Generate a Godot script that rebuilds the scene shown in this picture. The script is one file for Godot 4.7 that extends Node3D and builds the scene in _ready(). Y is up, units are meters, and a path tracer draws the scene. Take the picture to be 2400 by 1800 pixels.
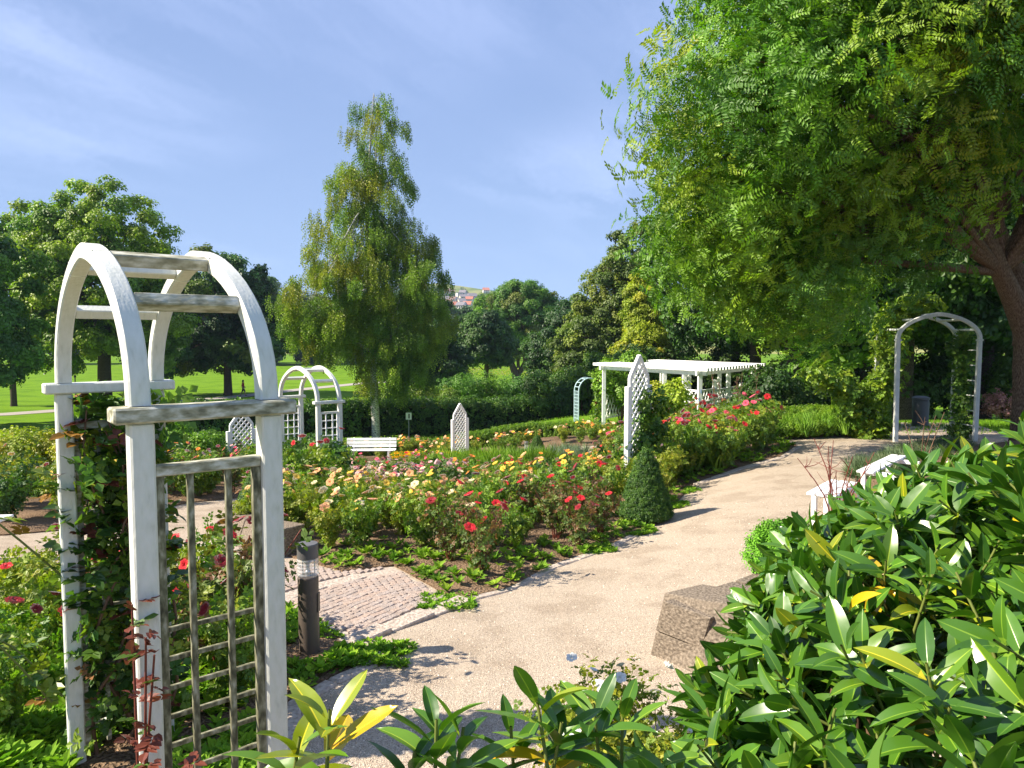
extends Node3D
# A rose garden on a gentle slope above a park. World: y up, camera at the origin looking along -Z; "d" below is distance along -Z.

const ORD := ["first", "second", "third", "fourth", "fifth", "sixth", "seventh", "eighth", "ninth", "tenth", "eleventh", "twelfth"]
const NUM := ["no open", "one", "two", "three", "four", "five", "six", "seven", "eight", "nine", "ten", "eleven", "twelve", "thirteen"]
var rng := RandomNumberGenerator.new()
var taken := {}
var M := {}          # materials
var S := {}          # shared meshes
var lump := FastNoiseLite.new()

func _ready() -> void:
	rng.seed = 20240
	lump.seed = 5
	lump.frequency = 1.0
	# ---- camera, sky, sun, exposure ----
	var cam := Camera3D.new()
	cam.name = "camera"
	cam.fov = 55.78
	cam.near = 0.05
	cam.far = 4000.0
	cam.position = Vector3(0, 2.0, 0)
	cam.rotation_degrees = Vector3(-3.53, 0, 0)
	add_child(cam)
	cam.current = true
	var sun := DirectionalLight3D.new()
	sun.name = "sun"
	sun.light_energy = 1.6
	sun.light_color = Color(1.0, 0.955, 0.88)
	sun.light_angular_distance = 0.5
	sun.shadow_enabled = true
	add_child(sun)
	var to_sun := Vector3(-0.76, 0.66, 0.11).normalized()
	sun.look_at_from_position(to_sun * 20.0, Vector3.ZERO, Vector3.UP)
	var env := Environment.new()
	env.background_mode = Environment.BG_SKY
	var sky := Sky.new()
	var sm := ProceduralSkyMaterial.new()
	sm.sky_top_color = Color(0.205, 0.30, 0.55).linear_to_srgb()
	sm.sky_horizon_color = Color(0.37, 0.53, 0.80).linear_to_srgb()
	sm.sky_curve = 0.16
	sm.ground_bottom_color = Color(0.10, 0.12, 0.06).linear_to_srgb()
	sm.ground_horizon_color = Color(0.33, 0.46, 0.68).linear_to_srgb()
	sm.sun_angle_max = 1.0
	sm.sky_cover = cirrus()
	sm.sky_cover_modulate = Color(1, 1, 1, 1)
	sky.sky_material = sm
	env.sky = sky
	env.background_energy_multiplier = 0.66
	env.tonemap_mode = Environment.TONE_MAPPER_LINEAR
	env.tonemap_exposure = 2.12
	env.sdfgi_enabled = true
	env.ssao_enabled = true
	env.ssil_enabled = true
	env.fog_enabled = true
	env.fog_density = 0.0002
	env.fog_light_color = Color(0.80, 0.88, 1.0)
	var we := WorldEnvironment.new()
	we.name = "surroundings"
	we.environment = env
	add_child(we)
	# ---- the scene ----
	make_materials()
	make_meshes()
	terrain()
	far_town()
	park_trees()
	garden_hedges()
	stonework()
	beds()
	woodwork()
	small_things()
	flower_beds()
	climbers()
	near_tree()
	laurel()

func cirrus() -> ImageTexture:
	# thin streaked ice cloud, all round the sky
	var w := 2048
	var h := 1024
	var im := Image.create(w, h, false, Image.FORMAT_RGBA8)
	im.fill(Color(0, 0, 0, 0))
	var a := FastNoiseLite.new()
	a.seed = 7
	a.fractal_octaves = 6
	a.fractal_gain = 0.55
	a.frequency = 1.0
	a.domain_warp_enabled = true
	a.domain_warp_amplitude = 0.8
	a.domain_warp_frequency = 0.6
	var b := FastNoiseLite.new()
	b.seed = 6
	b.frequency = 1.0
	b.fractal_octaves = 3
	for j in range(0, h / 2):
		var el := (0.5 - (j + 0.5) / h) * PI
		var y := sin(el)
		if y < 0.02:
			continue
		var r := cos(el) / (y + 0.18)
		for i in w:
			var az := (i + 0.5) / w * TAU
			var px := cos(az) * r
			var pz := sin(az) * r
			# streaks lie along one wind direction
			var u := px * 0.80 + pz * 0.60
			var v := -px * 0.60 + pz * 0.80
			var n := a.get_noise_2d(u * 0.55, v * 1.7)
			var m := b.get_noise_2d(px * 0.45 + 3.0, pz * 0.45)
			var c := clampf((n + 0.18) * 0.9, 0.0, 1.0) * clampf(m * 1.6 + 0.55, 0.0, 1.0)
			c *= smoothstep(0.02, 0.2, y)
			if c > 0.0:
				im.set_pixel(i, j, Color(0.60, 0.60, 0.66, minf(c * 0.8, 0.7)))
	return ImageTexture.create_from_image(im)

# ---------- helpers ----------
func R(a: float, b: float) -> float:
	return rng.randf_range(a, b)

func sst(a: float, b: float, x: float) -> float:
	var t := clampf((x - a) / (b - a), 0.0, 1.0)
	return t * t * (3.0 - 2.0 * t)

func gh(x: float, z: float) -> float:
	# the lie of the land: level round the near path, falling towards the park, with a level terrace for the pergola
	var d := -z
	var d0 := 4.5 + 13.0 * sst(0.0, 7.5, x)
	var u := (d - d0) / 1.5
	var sp := 1.5 * (u + log(1.0 + exp(-u))) if u > 0.0 else 1.5 * log(1.0 + exp(u))
	var drop := 0.11 * sp
	var g := 0.8 * log(exp(-drop / 0.8) + exp(-4.1 / 0.8))
	var td := sqrt((x - 7.2) * (x - 7.2) + (d - 31.0) * (d - 31.0))
	if td < 11.0:
		g = lerpf(g, -1.74, 1.0 - sst(5.5, 11.0, td))
	return g

func gp(x: float, d: float, dy := 0.0) -> Vector3:
	return Vector3(x, gh(x, -d) + dy, -d)

func numbered(called: String) -> String:
	if not taken.has(called):
		taken[called] = 0
		return called
	taken[called] += 1
	return "%s_%03d" % [called, taken[called]]

func tag(o: Node, label := "", category := "", group := "", kind := "") -> void:
	if label: o.set_meta("label", label)
	if category: o.set_meta("category", category)
	if group: o.set_meta("group", group)
	if kind: o.set_meta("kind", kind)

func thing(called: String, label: String, category: String, at := Vector3.ZERO, turn := 0.0, group := "") -> Node3D:
	var o := Node3D.new()
	o.name = numbered(called)
	add_child(o)
	o.position = at
	o.rotation.y = turn
	tag(o, label, category, group)
	return o

func part(called: String, mesh: Mesh, mat: Material, parent: Node, at := Transform3D()) -> MeshInstance3D:
	var o := MeshInstance3D.new()
	o.name = called
	o.mesh = mesh
	o.material_override = mat
	o.transform = at
	parent.add_child(o, true)
	return o

func many(called: String, mesh: Mesh, mat: Material, parent: Node, xs: Array, cols: PackedColorArray) -> MultiMeshInstance3D:
	var mm := MultiMesh.new()
	mm.transform_format = MultiMesh.TRANSFORM_3D
	mm.use_colors = true
	mm.mesh = mesh
	mm.instance_count = xs.size()
	for i in xs.size():
		mm.set_instance_transform(i, xs[i])
		mm.set_instance_color(i, cols[i])
	return many_of(called, mm, mat, parent)

func many_of(called: String, mm: MultiMesh, mat: Material, parent: Node) -> MultiMeshInstance3D:
	var o := MultiMeshInstance3D.new()
	o.name = called if parent != self else numbered(called)
	o.multimesh = mm
	o.material_override = mat
	o.set_meta("kind", "stuff")
	parent.add_child(o, true)
	return o

func aim(pos: Vector3, up: Vector3, roll: float, s: float) -> Transform3D:
	var y := up.normalized()
	var a := Vector3.RIGHT if absf(y.x) < 0.8 else Vector3.FORWARD
	var x := a.cross(y).normalized().rotated(y, roll)
	return Transform3D(Basis(x * s, y * s, x.cross(y) * s), pos)

func rdir() -> Vector3:
	var z := R(-1, 1)
	var a := R(0, TAU)
	var r := sqrt(1.0 - z * z)
	return Vector3(r * cos(a), z, r * sin(a))

func tint(cols: Array, jitter: float) -> Color:
	var c: Color = cols[rng.randi() % cols.size()]
	var k := 1.45 * (1.0 + R(-jitter, jitter))
	var w := R(-jitter, jitter) * 0.35
	return Color(c.r * k * (1.0 + w), c.g * k, c.b * k * (1.0 - w))

class MB:
	var v := PackedVector3Array()
	var n := PackedVector3Array()
	var c := PackedColorArray()
	var t := PackedVector2Array()
	var col := Color.WHITE
	func tri(a: Vector3, b: Vector3, d: Vector3, na: Vector3, nb: Vector3, nd: Vector3) -> void:
		v.push_back(a)
		n.push_back(na)
		if (d - a).cross(b - a).dot(na + nb + nd) < 0.0:
			v.push_back(d); v.push_back(b)
			n.push_back(nd); n.push_back(nb)
		else:
			v.push_back(b); v.push_back(d)
			n.push_back(nb); n.push_back(nd)
		c.push_back(col); c.push_back(col); c.push_back(col)
	func quad(a: Vector3, b: Vector3, d: Vector3, e: Vector3, nn: Vector3) -> void:
		tri(a, b, d, nn, nn, nn)
		tri(a, d, e, nn, nn, nn)
	func flat(a: Vector3, b: Vector3, d: Vector3) -> void:
		var nn := (d - a).cross(b - a).normalized()
		tri(a, b, d, nn, nn, nn)
	# a box with chamfered edges; x, y, z are half axes
	func box(at: Vector3, x: Vector3, y: Vector3, z: Vector3, bev := 0.004) -> void:
		var ax := [x, y, z]
		for i in 3:
			for s in [-1.0, 1.0]:
				var u: Vector3 = ax[i] * s
				var p: Vector3 = ax[(i + 1) % 3]
				var q: Vector3 = ax[(i + 2) % 3]
				var pi: Vector3 = p - p.normalized() * bev
				var qi: Vector3 = q - q.normalized() * bev
				var nn: Vector3 = u.normalized()
				var a := at + u - pi - qi
				var b := at + u + pi - qi
				var d := at + u + pi + qi
				var e := at + u - pi + qi
				if s < 0: quad(a, b, d, e, nn)
				else: quad(a, e, d, b, nn)
		if bev <= 0.0: return
		for i in 3:
			var p: Vector3 = ax[(i + 1) % 3]
			var q: Vector3 = ax[(i + 2) % 3]
			var l: Vector3 = ax[i] - ax[i].normalized() * bev
			for sp in [-1.0, 1.0]:
				for sq in [-1.0, 1.0]:
					var e1: Vector3 = at + p * sp + (q - q.normalized() * bev) * sq
					var e2: Vector3 = at + (p - p.normalized() * bev) * sp + q * sq
					quad(e1 - l, e2 - l, e2 + l, e1 + l, (p.normalized() * sp + q.normalized() * sq).normalized())
		for sx in [-1.0, 1.0]:
			for sy in [-1.0, 1.0]:
				for sz in [-1.0, 1.0]:
					var xi: Vector3 = x - x.normalized() * bev
					var yi: Vector3 = y - y.normalized() * bev
					var zi: Vector3 = z - z.normalized() * bev
					var nn: Vector3 = (x.normalized() * sx + y.normalized() * sy + z.normalized() * sz).normalized()
					tri(at + x * sx + yi * sy + zi * sz, at + xi * sx + y * sy + zi * sz, at + xi * sx + yi * sy + z * sz, nn, nn, nn)
	# bar of rectangular section from a to b; up fixes the roll
	func bar(a: Vector3, b: Vector3, w: float, h: float, up := Vector3.UP, bev := 0.003) -> void:
		var l := (b - a) * 0.5
		var s := l.cross(up).normalized()
		if s.length() < 0.5: s = Vector3.RIGHT
		var u := s.cross(l).normalized()
		box((a + b) * 0.5, s * w * 0.5, u * h * 0.5, l, bev)
	func tube(p: PackedVector3Array, r: PackedFloat32Array, k := 6, cap := true, wob := 0.0) -> void:
		var rings := []
		var nr := []
		var x := Vector3.ZERO
		for i in p.size():
			var f := (p[mini(i + 1, p.size() - 1)] - p[maxi(i - 1, 0)]).normalized()
			if i == 0:
				x = f.cross(Vector3.RIGHT if absf(f.x) < 0.8 else Vector3.UP).normalized()
			else:
				x = (x - f * x.dot(f)).normalized()
			var y := f.cross(x)
			var ring := PackedVector3Array()
			var rn := PackedVector3Array()
			for j in k:
				var a := TAU * j / k
				var nn := x * cos(a) + y * sin(a)
				var rr := r[i] * (1.0 + wob * sin(a * 3.0 + i * 1.7) + wob * 0.6 * sin(a * 5.0 - i * 0.9))
				ring.push_back(p[i] + nn * rr)
				rn.push_back(nn)
			rings.append(ring)
			nr.append(rn)
		for i in p.size() - 1:
			for j in k:
				var m := (j + 1) % k
				tri(rings[i][j], rings[i + 1][j], rings[i + 1][m], nr[i][j], nr[i + 1][j], nr[i + 1][m])
				tri(rings[i][j], rings[i + 1][m], rings[i][m], nr[i][j], nr[i + 1][m], nr[i][m])
		if cap:
			var e := p.size() - 1
			var f2 := (p[e] - p[e - 1]).normalized()
			var f1 := (p[0] - p[1]).normalized()
			for j in k:
				tri(p[e], rings[e][(j + 1) % k], rings[e][j], f2, f2, f2)
				tri(p[0], rings[0][j], rings[0][(j + 1) % k], f1, f1, f1)
	# lathe round y: profile of (radius, height)
	func lathe(at: Vector3, prof: Array, k := 24) -> void:
		for i in prof.size() - 1:
			var a: Vector2 = prof[i]
			var b: Vector2 = prof[i + 1]
			var e := (b - a).normalized()
			for j in k:
				var u := Vector3(cos(TAU * j / k), 0, sin(TAU * j / k))
				var w := Vector3(cos(TAU * (j + 1) / k), 0, sin(TAU * (j + 1) / k))
				var n1 := u * e.y - Vector3.UP * e.x
				var n2 := w * e.y - Vector3.UP * e.x
				var p1 := at + u * a.x + Vector3.UP * a.y
				var p2 := at + u * b.x + Vector3.UP * b.y
				var p3 := at + w * b.x + Vector3.UP * b.y
				var p4 := at + w * a.x + Vector3.UP * a.y
				tri(p1, p2, p3, n1, n1, n2)
				tri(p1, p3, p4, n1, n2, n2)
	# rhombus leaf folded along its rib
	func leaf(b: Vector3, f: Vector3, nn: Vector3, l: float, w: float, fold := 0.25) -> void:
		var s := f.cross(nn).normalized()
		var m := b + f * l * 0.45
		var tip := b + f * l - nn * l * 0.12
		var le := m + s * w * 0.5 + nn * w * fold
		var ri := m - s * w * 0.5 + nn * w * fold
		var n1 := (nn - s * fold * 2.0).normalized()
		var n2 := (nn + s * fold * 2.0).normalized()
		tri(b, le, tip, n1, n1, n1)
		tri(b, tip, ri, n2, n2, n2)
	# broad leaf drawn with a rounder outline
	func leaf4(b: Vector3, f: Vector3, nn: Vector3, l: float, w: float, fold := 0.18) -> void:
		var s := f.cross(nn).normalized()
		var p1 := b + f * l * 0.28
		var p2 := b + f * l * 0.66 - nn * l * 0.03
		var tip := b + f * l - nn * l * 0.13
		for k in [-1.0, 1.0]:
			var a: Vector3 = p1 + s * w * 0.46 * k + nn * w * fold
			var e: Vector3 = p2 + s * w * 0.40 * k + nn * w * fold * 0.7
			var nk: Vector3 = (nn - s * k * fold * 2.0).normalized()
			tri(b, a, p2, nk, nk, nk)
			tri(a, e, p2, nk, nk, nk)
			tri(e, tip, p2, nk, nk, nk)
	func mesh() -> ArrayMesh:
		var arr := []
		arr.resize(Mesh.ARRAY_MAX)
		arr[Mesh.ARRAY_VERTEX] = v
		arr[Mesh.ARRAY_NORMAL] = n
		arr[Mesh.ARRAY_COLOR] = c
		if t.size() == v.size(): arr[Mesh.ARRAY_TEX_UV] = t
		var m := ArrayMesh.new()
		m.add_surface_from_arrays(Mesh.PRIMITIVE_TRIANGLES, arr)
		return m

func boxmesh(x: float, y: float, z: float, bev := 0.004) -> ArrayMesh:
	var b := MB.new()
	b.box(Vector3.ZERO, Vector3(x * 0.5, 0, 0), Vector3(0, y * 0.5, 0), Vector3(0, 0, z * 0.5), bev)
	return b.mesh()

func barmesh(a: Vector3, b: Vector3, w: float, h: float, up := Vector3.UP, bev := 0.003) -> ArrayMesh:
	var m := MB.new()
	m.bar(a, b, w, h, up, bev)
	return m.mesh()

func noise_tex(type: int, freq: float, oct: int, ramp: Array, size := 512, sd := 1, jitter := 1.0) -> NoiseTexture2D:
	var n := FastNoiseLite.new()
	n.noise_type = type
	n.seed = sd
	n.frequency = freq
	n.fractal_octaves = oct
	if type == FastNoiseLite.TYPE_CELLULAR:
		n.cellular_jitter = jitter
		n.cellular_return_type = FastNoiseLite.RETURN_CELL_VALUE
		if oct <= 1: n.fractal_type = FastNoiseLite.FRACTAL_NONE
	var t := NoiseTexture2D.new()
	t.width = size
	t.height = size
	t.seamless = true
	t.noise = n
	if ramp.size():
		var g := Gradient.new()
		var off := PackedFloat32Array()
		var cs := PackedColorArray()
		for e in ramp:
			off.push_back(e[0])
			var q: Color = e[1]
			cs.push_back(q.linear_to_srgb())
		g.offsets = off
		g.colors = cs
		t.color_ramp = g
	return t

# ---------- materials ----------
func mat(called: String, c: Color, rough := 0.8, spec := 0.5) -> StandardMaterial3D:
	var m := StandardMaterial3D.new()
	m.resource_name = called
	m.albedo_color = c.linear_to_srgb()
	m.roughness = rough
	m.metallic_specular = spec
	M[called] = m
	return m

func leafmat(called: String, back: Color, rough: float, spec := 0.5) -> StandardMaterial3D:
	var m := mat(called, Color.WHITE, rough, spec)
	m.vertex_color_use_as_albedo = true
	m.backlight_enabled = true
	m.backlight = back.linear_to_srgb()
	return m

func tri_world(m: StandardMaterial3D, tex: Texture2D, scale: float, world := true) -> void:
	m.albedo_texture = tex
	m.uv1_triplanar = true
	m.uv1_world_triplanar = world
	m.uv1_scale = Vector3.ONE * scale

func over(m: StandardMaterial3D, tex: Texture2D, scale: float) -> void:
	# a second, coarser pattern multiplied on
	m.detail_enabled = true
	m.detail_blend_mode = BaseMaterial3D.BLEND_MODE_MUL
	m.detail_albedo = tex
	m.detail_uv_layer = BaseMaterial3D.DETAIL_UV_2
	m.uv2_triplanar = true
	m.uv2_world_triplanar = true
	m.uv2_scale = Vector3.ONE * scale

func relief(m: StandardMaterial3D, tex: Texture2D, cm: float) -> void:
	m.heightmap_enabled = true
	m.heightmap_texture = tex
	m.heightmap_scale = cm

func make_materials() -> void:
	var P := FastNoiseLite.TYPE_SIMPLEX_SMOOTH
	var C := FastNoiseLite.TYPE_CELLULAR
	var grey := [[0.0, Color(0, 0, 0)], [1.0, Color(1, 1, 1)]]
	# gravel: warm beige grit
	var g := mat("gravel", Color.WHITE, 0.95, 0.2)
	tri_world(g, noise_tex(C, 0.16, 1, [[0.0, Color(0.27, 0.215, 0.165)], [0.25, Color(0.44, 0.36, 0.275)], [0.6, Color(0.57, 0.47, 0.36)], [0.92, Color(0.65, 0.55, 0.43)], [1.0, Color(0.71, 0.64, 0.54)]], 1024, 3), 1.4)
	relief(g, noise_tex(C, 0.16, 1, grey, 1024, 3), 0.7)
	over(g, noise_tex(P, 0.012, 5, [[0.25, Color(0.80, 0.78, 0.76)], [0.5, Color(0.97, 0.96, 0.95)], [0.75, Color(1, 1, 1)]], 512, 8), 0.23)
	var s := mat("soil", Color.WHITE, 1.0, 0.1)
	tri_world(s, noise_tex(P, 0.05, 5, [[0.2, Color(0.10, 0.065, 0.04)], [0.5, Color(0.20, 0.135, 0.085)], [0.8, Color(0.30, 0.21, 0.14)]], 512, 4), 1.3)
	relief(s, noise_tex(P, 0.05, 5, grey, 512, 4), 2.5)
	var l := mat("turf", Color.WHITE, 0.95, 0.1)
	tri_world(l, noise_tex(P, 0.09, 4, [[0.2, Color(0.085, 0.18, 0.012)], [0.5, Color(0.14, 0.26, 0.018)], [0.8, Color(0.20, 0.32, 0.03)]], 512, 6), 0.6)
	over(l, noise_tex(P, 0.01, 5, [[0.25, Color(0.72, 0.76, 0.7)], [0.5, Color(0.94, 0.95, 0.9)], [0.75, Color(1, 0.98, 0.9)]], 512, 9), 0.045)
	var h := mat("hillside", Color.WHITE, 1.0, 0.1)
	tri_world(h, noise_tex(P, 0.012, 4, [[0.3, Color(0.10, 0.16, 0.04)], [0.5, Color(0.20, 0.24, 0.07)], [0.7, Color(0.30, 0.30, 0.10)]], 512, 16), 0.004)
	var a := mat("tarmac", Color(0.42, 0.38, 0.34), 0.95, 0.2)
	tri_world(a, noise_tex(P, 0.06, 4, [[0.2, Color(0.75, 0.75, 0.75)], [0.8, Color(1, 1, 1)]], 256, 7), 0.5)
	# painted white timber: fine grain, weather stains and a few grey-green mildew patches
	var stain := noise_tex(P, 0.011, 6, [[0.0, Color(0.56, 0.57, 0.49)], [0.25, Color(0.65, 0.66, 0.585)], [0.38, Color(0.68, 0.69, 0.615)], [0.6, Color(0.71, 0.715, 0.65)], [1.0, Color(0.75, 0.755, 0.70)]], 1024, 21)
	var grain := noise_tex(P, 0.05, 4, grey, 512, 22)
	var w := mat("white_paint", Color.WHITE, 0.55, 0.4)
	tri_world(w, stain, 1.7, false)
	w.uv1_scale = Vector3(2.6, 0.9, 2.6)
	relief(w, grain, 0.12)
	var w2 := mat("white_paint_clean", Color(0.86, 0.86, 0.84), 0.55, 0.4)
	relief(w2, grain, 0.1)
	w2.uv1_triplanar = true
	w2.uv1_scale = Vector3.ONE * 2.0
	# the same paint on upward rails and bars: blotched with lichen and algae
	var ag := mat("weathered_paint", Color.WHITE, 0.8, 0.3)
	tri_world(ag, noise_tex(P, 0.014, 7, [[0.15, Color(0.16, 0.155, 0.10)], [0.40, Color(0.30, 0.29, 0.20)], [0.58, Color(0.42, 0.41, 0.31)], [0.78, Color(0.60, 0.59, 0.50)], [1.0, Color(0.72, 0.71, 0.66)]], 1024, 27), 2.2, false)
	ag.uv1_scale = Vector3(3.0, 2.0, 0.9)
	relief(ag, grain, 0.15)
	var ag2 := mat("mossy_paint", Color.WHITE, 0.85, 0.25)
	tri_world(ag2, noise_tex(P, 0.016, 6, [[0.15, Color(0.07, 0.068, 0.045)], [0.42, Color(0.15, 0.145, 0.09)], [0.62, Color(0.25, 0.245, 0.16)], [0.85, Color(0.42, 0.41, 0.32)]], 1024, 29), 3.5, false)
	ag2.uv1_scale = Vector3(5.0, 0.8, 2.0)
	mat("blue_paint", Color(0.33, 0.47, 0.78), 0.5)
	mat("pale_blue_metal", Color(0.45, 0.60, 0.66), 0.45)
	mat("bollard_brown", Color(0.115, 0.090, 0.074), 0.5, 0.5)
	relief(M.bollard_brown, grain, 0.05)
	M.bollard_brown.uv1_triplanar = true
	M.bollard_brown.uv1_scale = Vector3.ONE * 4.0
	mat("bollard_top", Color(0.12, 0.115, 0.115), 0.45, 0.5)
	mat("steel", Color(0.55, 0.56, 0.57), 0.35)
	M.steel.metallic = 0.7
	var gl := mat("lens_glass", Color(0.88, 0.94, 0.98), 0.05)
	gl.albedo_color.a = 0.22
	gl.transparency = BaseMaterial3D.TRANSPARENCY_ALPHA
	mat("bin_grey", Color(0.10, 0.105, 0.11), 0.6)
	mat("sign_white", Color(0.75, 0.75, 0.74), 0.5)
	mat("sign_blue", Color(0.03, 0.08, 0.30), 0.5)
	mat("sign_dark", Color(0.03, 0.03, 0.035), 0.6)
	mat("post_grey", Color(0.30, 0.31, 0.32), 0.5)
	# sandstone
	var st := mat("sandstone", Color.WHITE, 0.95, 0.2)
	tri_world(st, noise_tex(P, 0.03, 7, [[0.15, Color(0.075, 0.062, 0.048)], [0.40, Color(0.16, 0.13, 0.10)], [0.6, Color(0.235, 0.19, 0.145)], [0.85, Color(0.36, 0.30, 0.235)]], 1024, 31), 1.3)
	relief(st, noise_tex(P, 0.06, 5, grey, 512, 32), 0.8)
	var ps := mat("pale_stone", Color.WHITE, 0.95, 0.2)
	tri_world(ps, noise_tex(P, 0.04, 5, [[0.25, Color(0.34, 0.28, 0.23)], [0.5, Color(0.46, 0.385, 0.32)], [0.8, Color(0.54, 0.47, 0.40)]], 512, 33), 1.1)
	relief(ps, noise_tex(P, 0.06, 5, grey, 512, 32), 0.5)
	for k in 5:
		var cs: Array = [Color(0.40, 0.32, 0.27), Color(0.44, 0.355, 0.30), Color(0.385, 0.32, 0.28), Color(0.44, 0.34, 0.28), Color(0.42, 0.35, 0.31)]
		var sett := mat("sett_stone_%d" % k, cs[k], 0.9, 0.25)
		tri_world(sett, noise_tex(P, 0.05, 5, [[0.2, Color(0.72, 0.71, 0.7)], [0.7, Color(1, 1, 1)]], 256, 40), 2.0)
		sett.albedo_color = (cs[k] as Color).linear_to_srgb()
		relief(sett, noise_tex(P, 0.06, 5, grey, 512, 32), 0.4)
	# bark
	for e in [["bark", Color(0.055, 0.042, 0.032), Color(0.16, 0.125, 0.095)], ["bark_warm", Color(0.10, 0.062, 0.04), Color(0.30, 0.20, 0.13)]]:
		var bk := mat(e[0], Color.WHITE, 0.95, 0.2)
		var bt := noise_tex(P, 0.035, 5, [[0.3, e[1]], [0.7, e[2]]], 512, 51)
		tri_world(bk, bt, 1.0, false)
		bk.uv1_scale = Vector3(3.0, 0.7, 3.0)
		relief(bk, noise_tex(P, 0.035, 5, grey, 512, 51), 2.5)
	var bb := mat("birch_bark", Color.WHITE, 0.8, 0.3)
	tri_world(bb, noise_tex(P, 0.028, 4, [[0.30, Color(0.05, 0.045, 0.04)], [0.42, Color(0.22, 0.20, 0.18)], [0.50, Color(0.62, 0.60, 0.56)], [0.8, Color(0.72, 0.70, 0.66)]], 512, 61), 0.6, false)
	bb.uv1_scale = Vector3(0.5, 1.6, 0.5)
	# leaves: colour comes from the copies
	leafmat("leaf", Color(0.62, 0.78, 0.25), 0.5)
	leafmat("leaf_soft", Color(0.6, 0.75, 0.3), 0.8, 0.3)
	leafmat("leaf_gloss", Color(0.32, 0.45, 0.12), 0.30, 0.5)
	leafmat("needle", Color(0.3, 0.45, 0.15), 0.7, 0.3)
	leafmat("petal", Color(0.5, 0.35, 0.35), 0.6, 0.3)
	for e in [["red", Color(0.62, 0.010, 0.022)], ["crimson", Color(0.28, 0.006, 0.016)], ["rose_pink", Color(0.80, 0.10, 0.17)], ["pale_pink", Color(0.85, 0.50, 0.48)], ["yellow", Color(0.85, 0.56, 0.06)], ["apricot", Color(0.88, 0.46, 0.20)], ["orange", Color(0.88, 0.30, 0.03)], ["cream", Color(0.86, 0.72, 0.42)], ["white", Color(0.85, 0.84, 0.78)]]:
		var pm := mat("petal_" + e[0], e[1], 0.55, 0.35)
		pm.backlight_enabled = true
		pm.backlight = Color(0.4, 0.4, 0.4).linear_to_srgb()
	var clod := mat("clod", Color.WHITE, 1.0, 0.1)
	clod.vertex_color_use_as_albedo = true
	var cane := mat("cane", Color(0.10, 0.12, 0.04), 0.7)
	cane.vertex_color_use_as_albedo = true
	mat("cane_brown", Color(0.16, 0.09, 0.05), 0.8)
	mat("cane_red", Color(0.17, 0.035, 0.02), 0.6)
	mat("cane_green", Color(0.14, 0.17, 0.03), 0.6)
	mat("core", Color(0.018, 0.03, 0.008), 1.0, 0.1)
	mat("house_wall", Color(0.72, 0.69, 0.64), 0.9)
	mat("house_wall_cream", Color(0.66, 0.58, 0.46), 0.9)
	mat("roof_red", Color(0.42, 0.15, 0.09), 0.9)
	mat("roof_brown", Color(0.22, 0.13, 0.11), 0.9)
	mat("roof_grey", Color(0.20, 0.18, 0.19), 0.9)
	mat("window_dark", Color(0.05, 0.06, 0.08), 0.3)
	var sk := mat("figure", Color.WHITE, 0.8)
	sk.vertex_color_use_as_albedo = true

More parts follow.
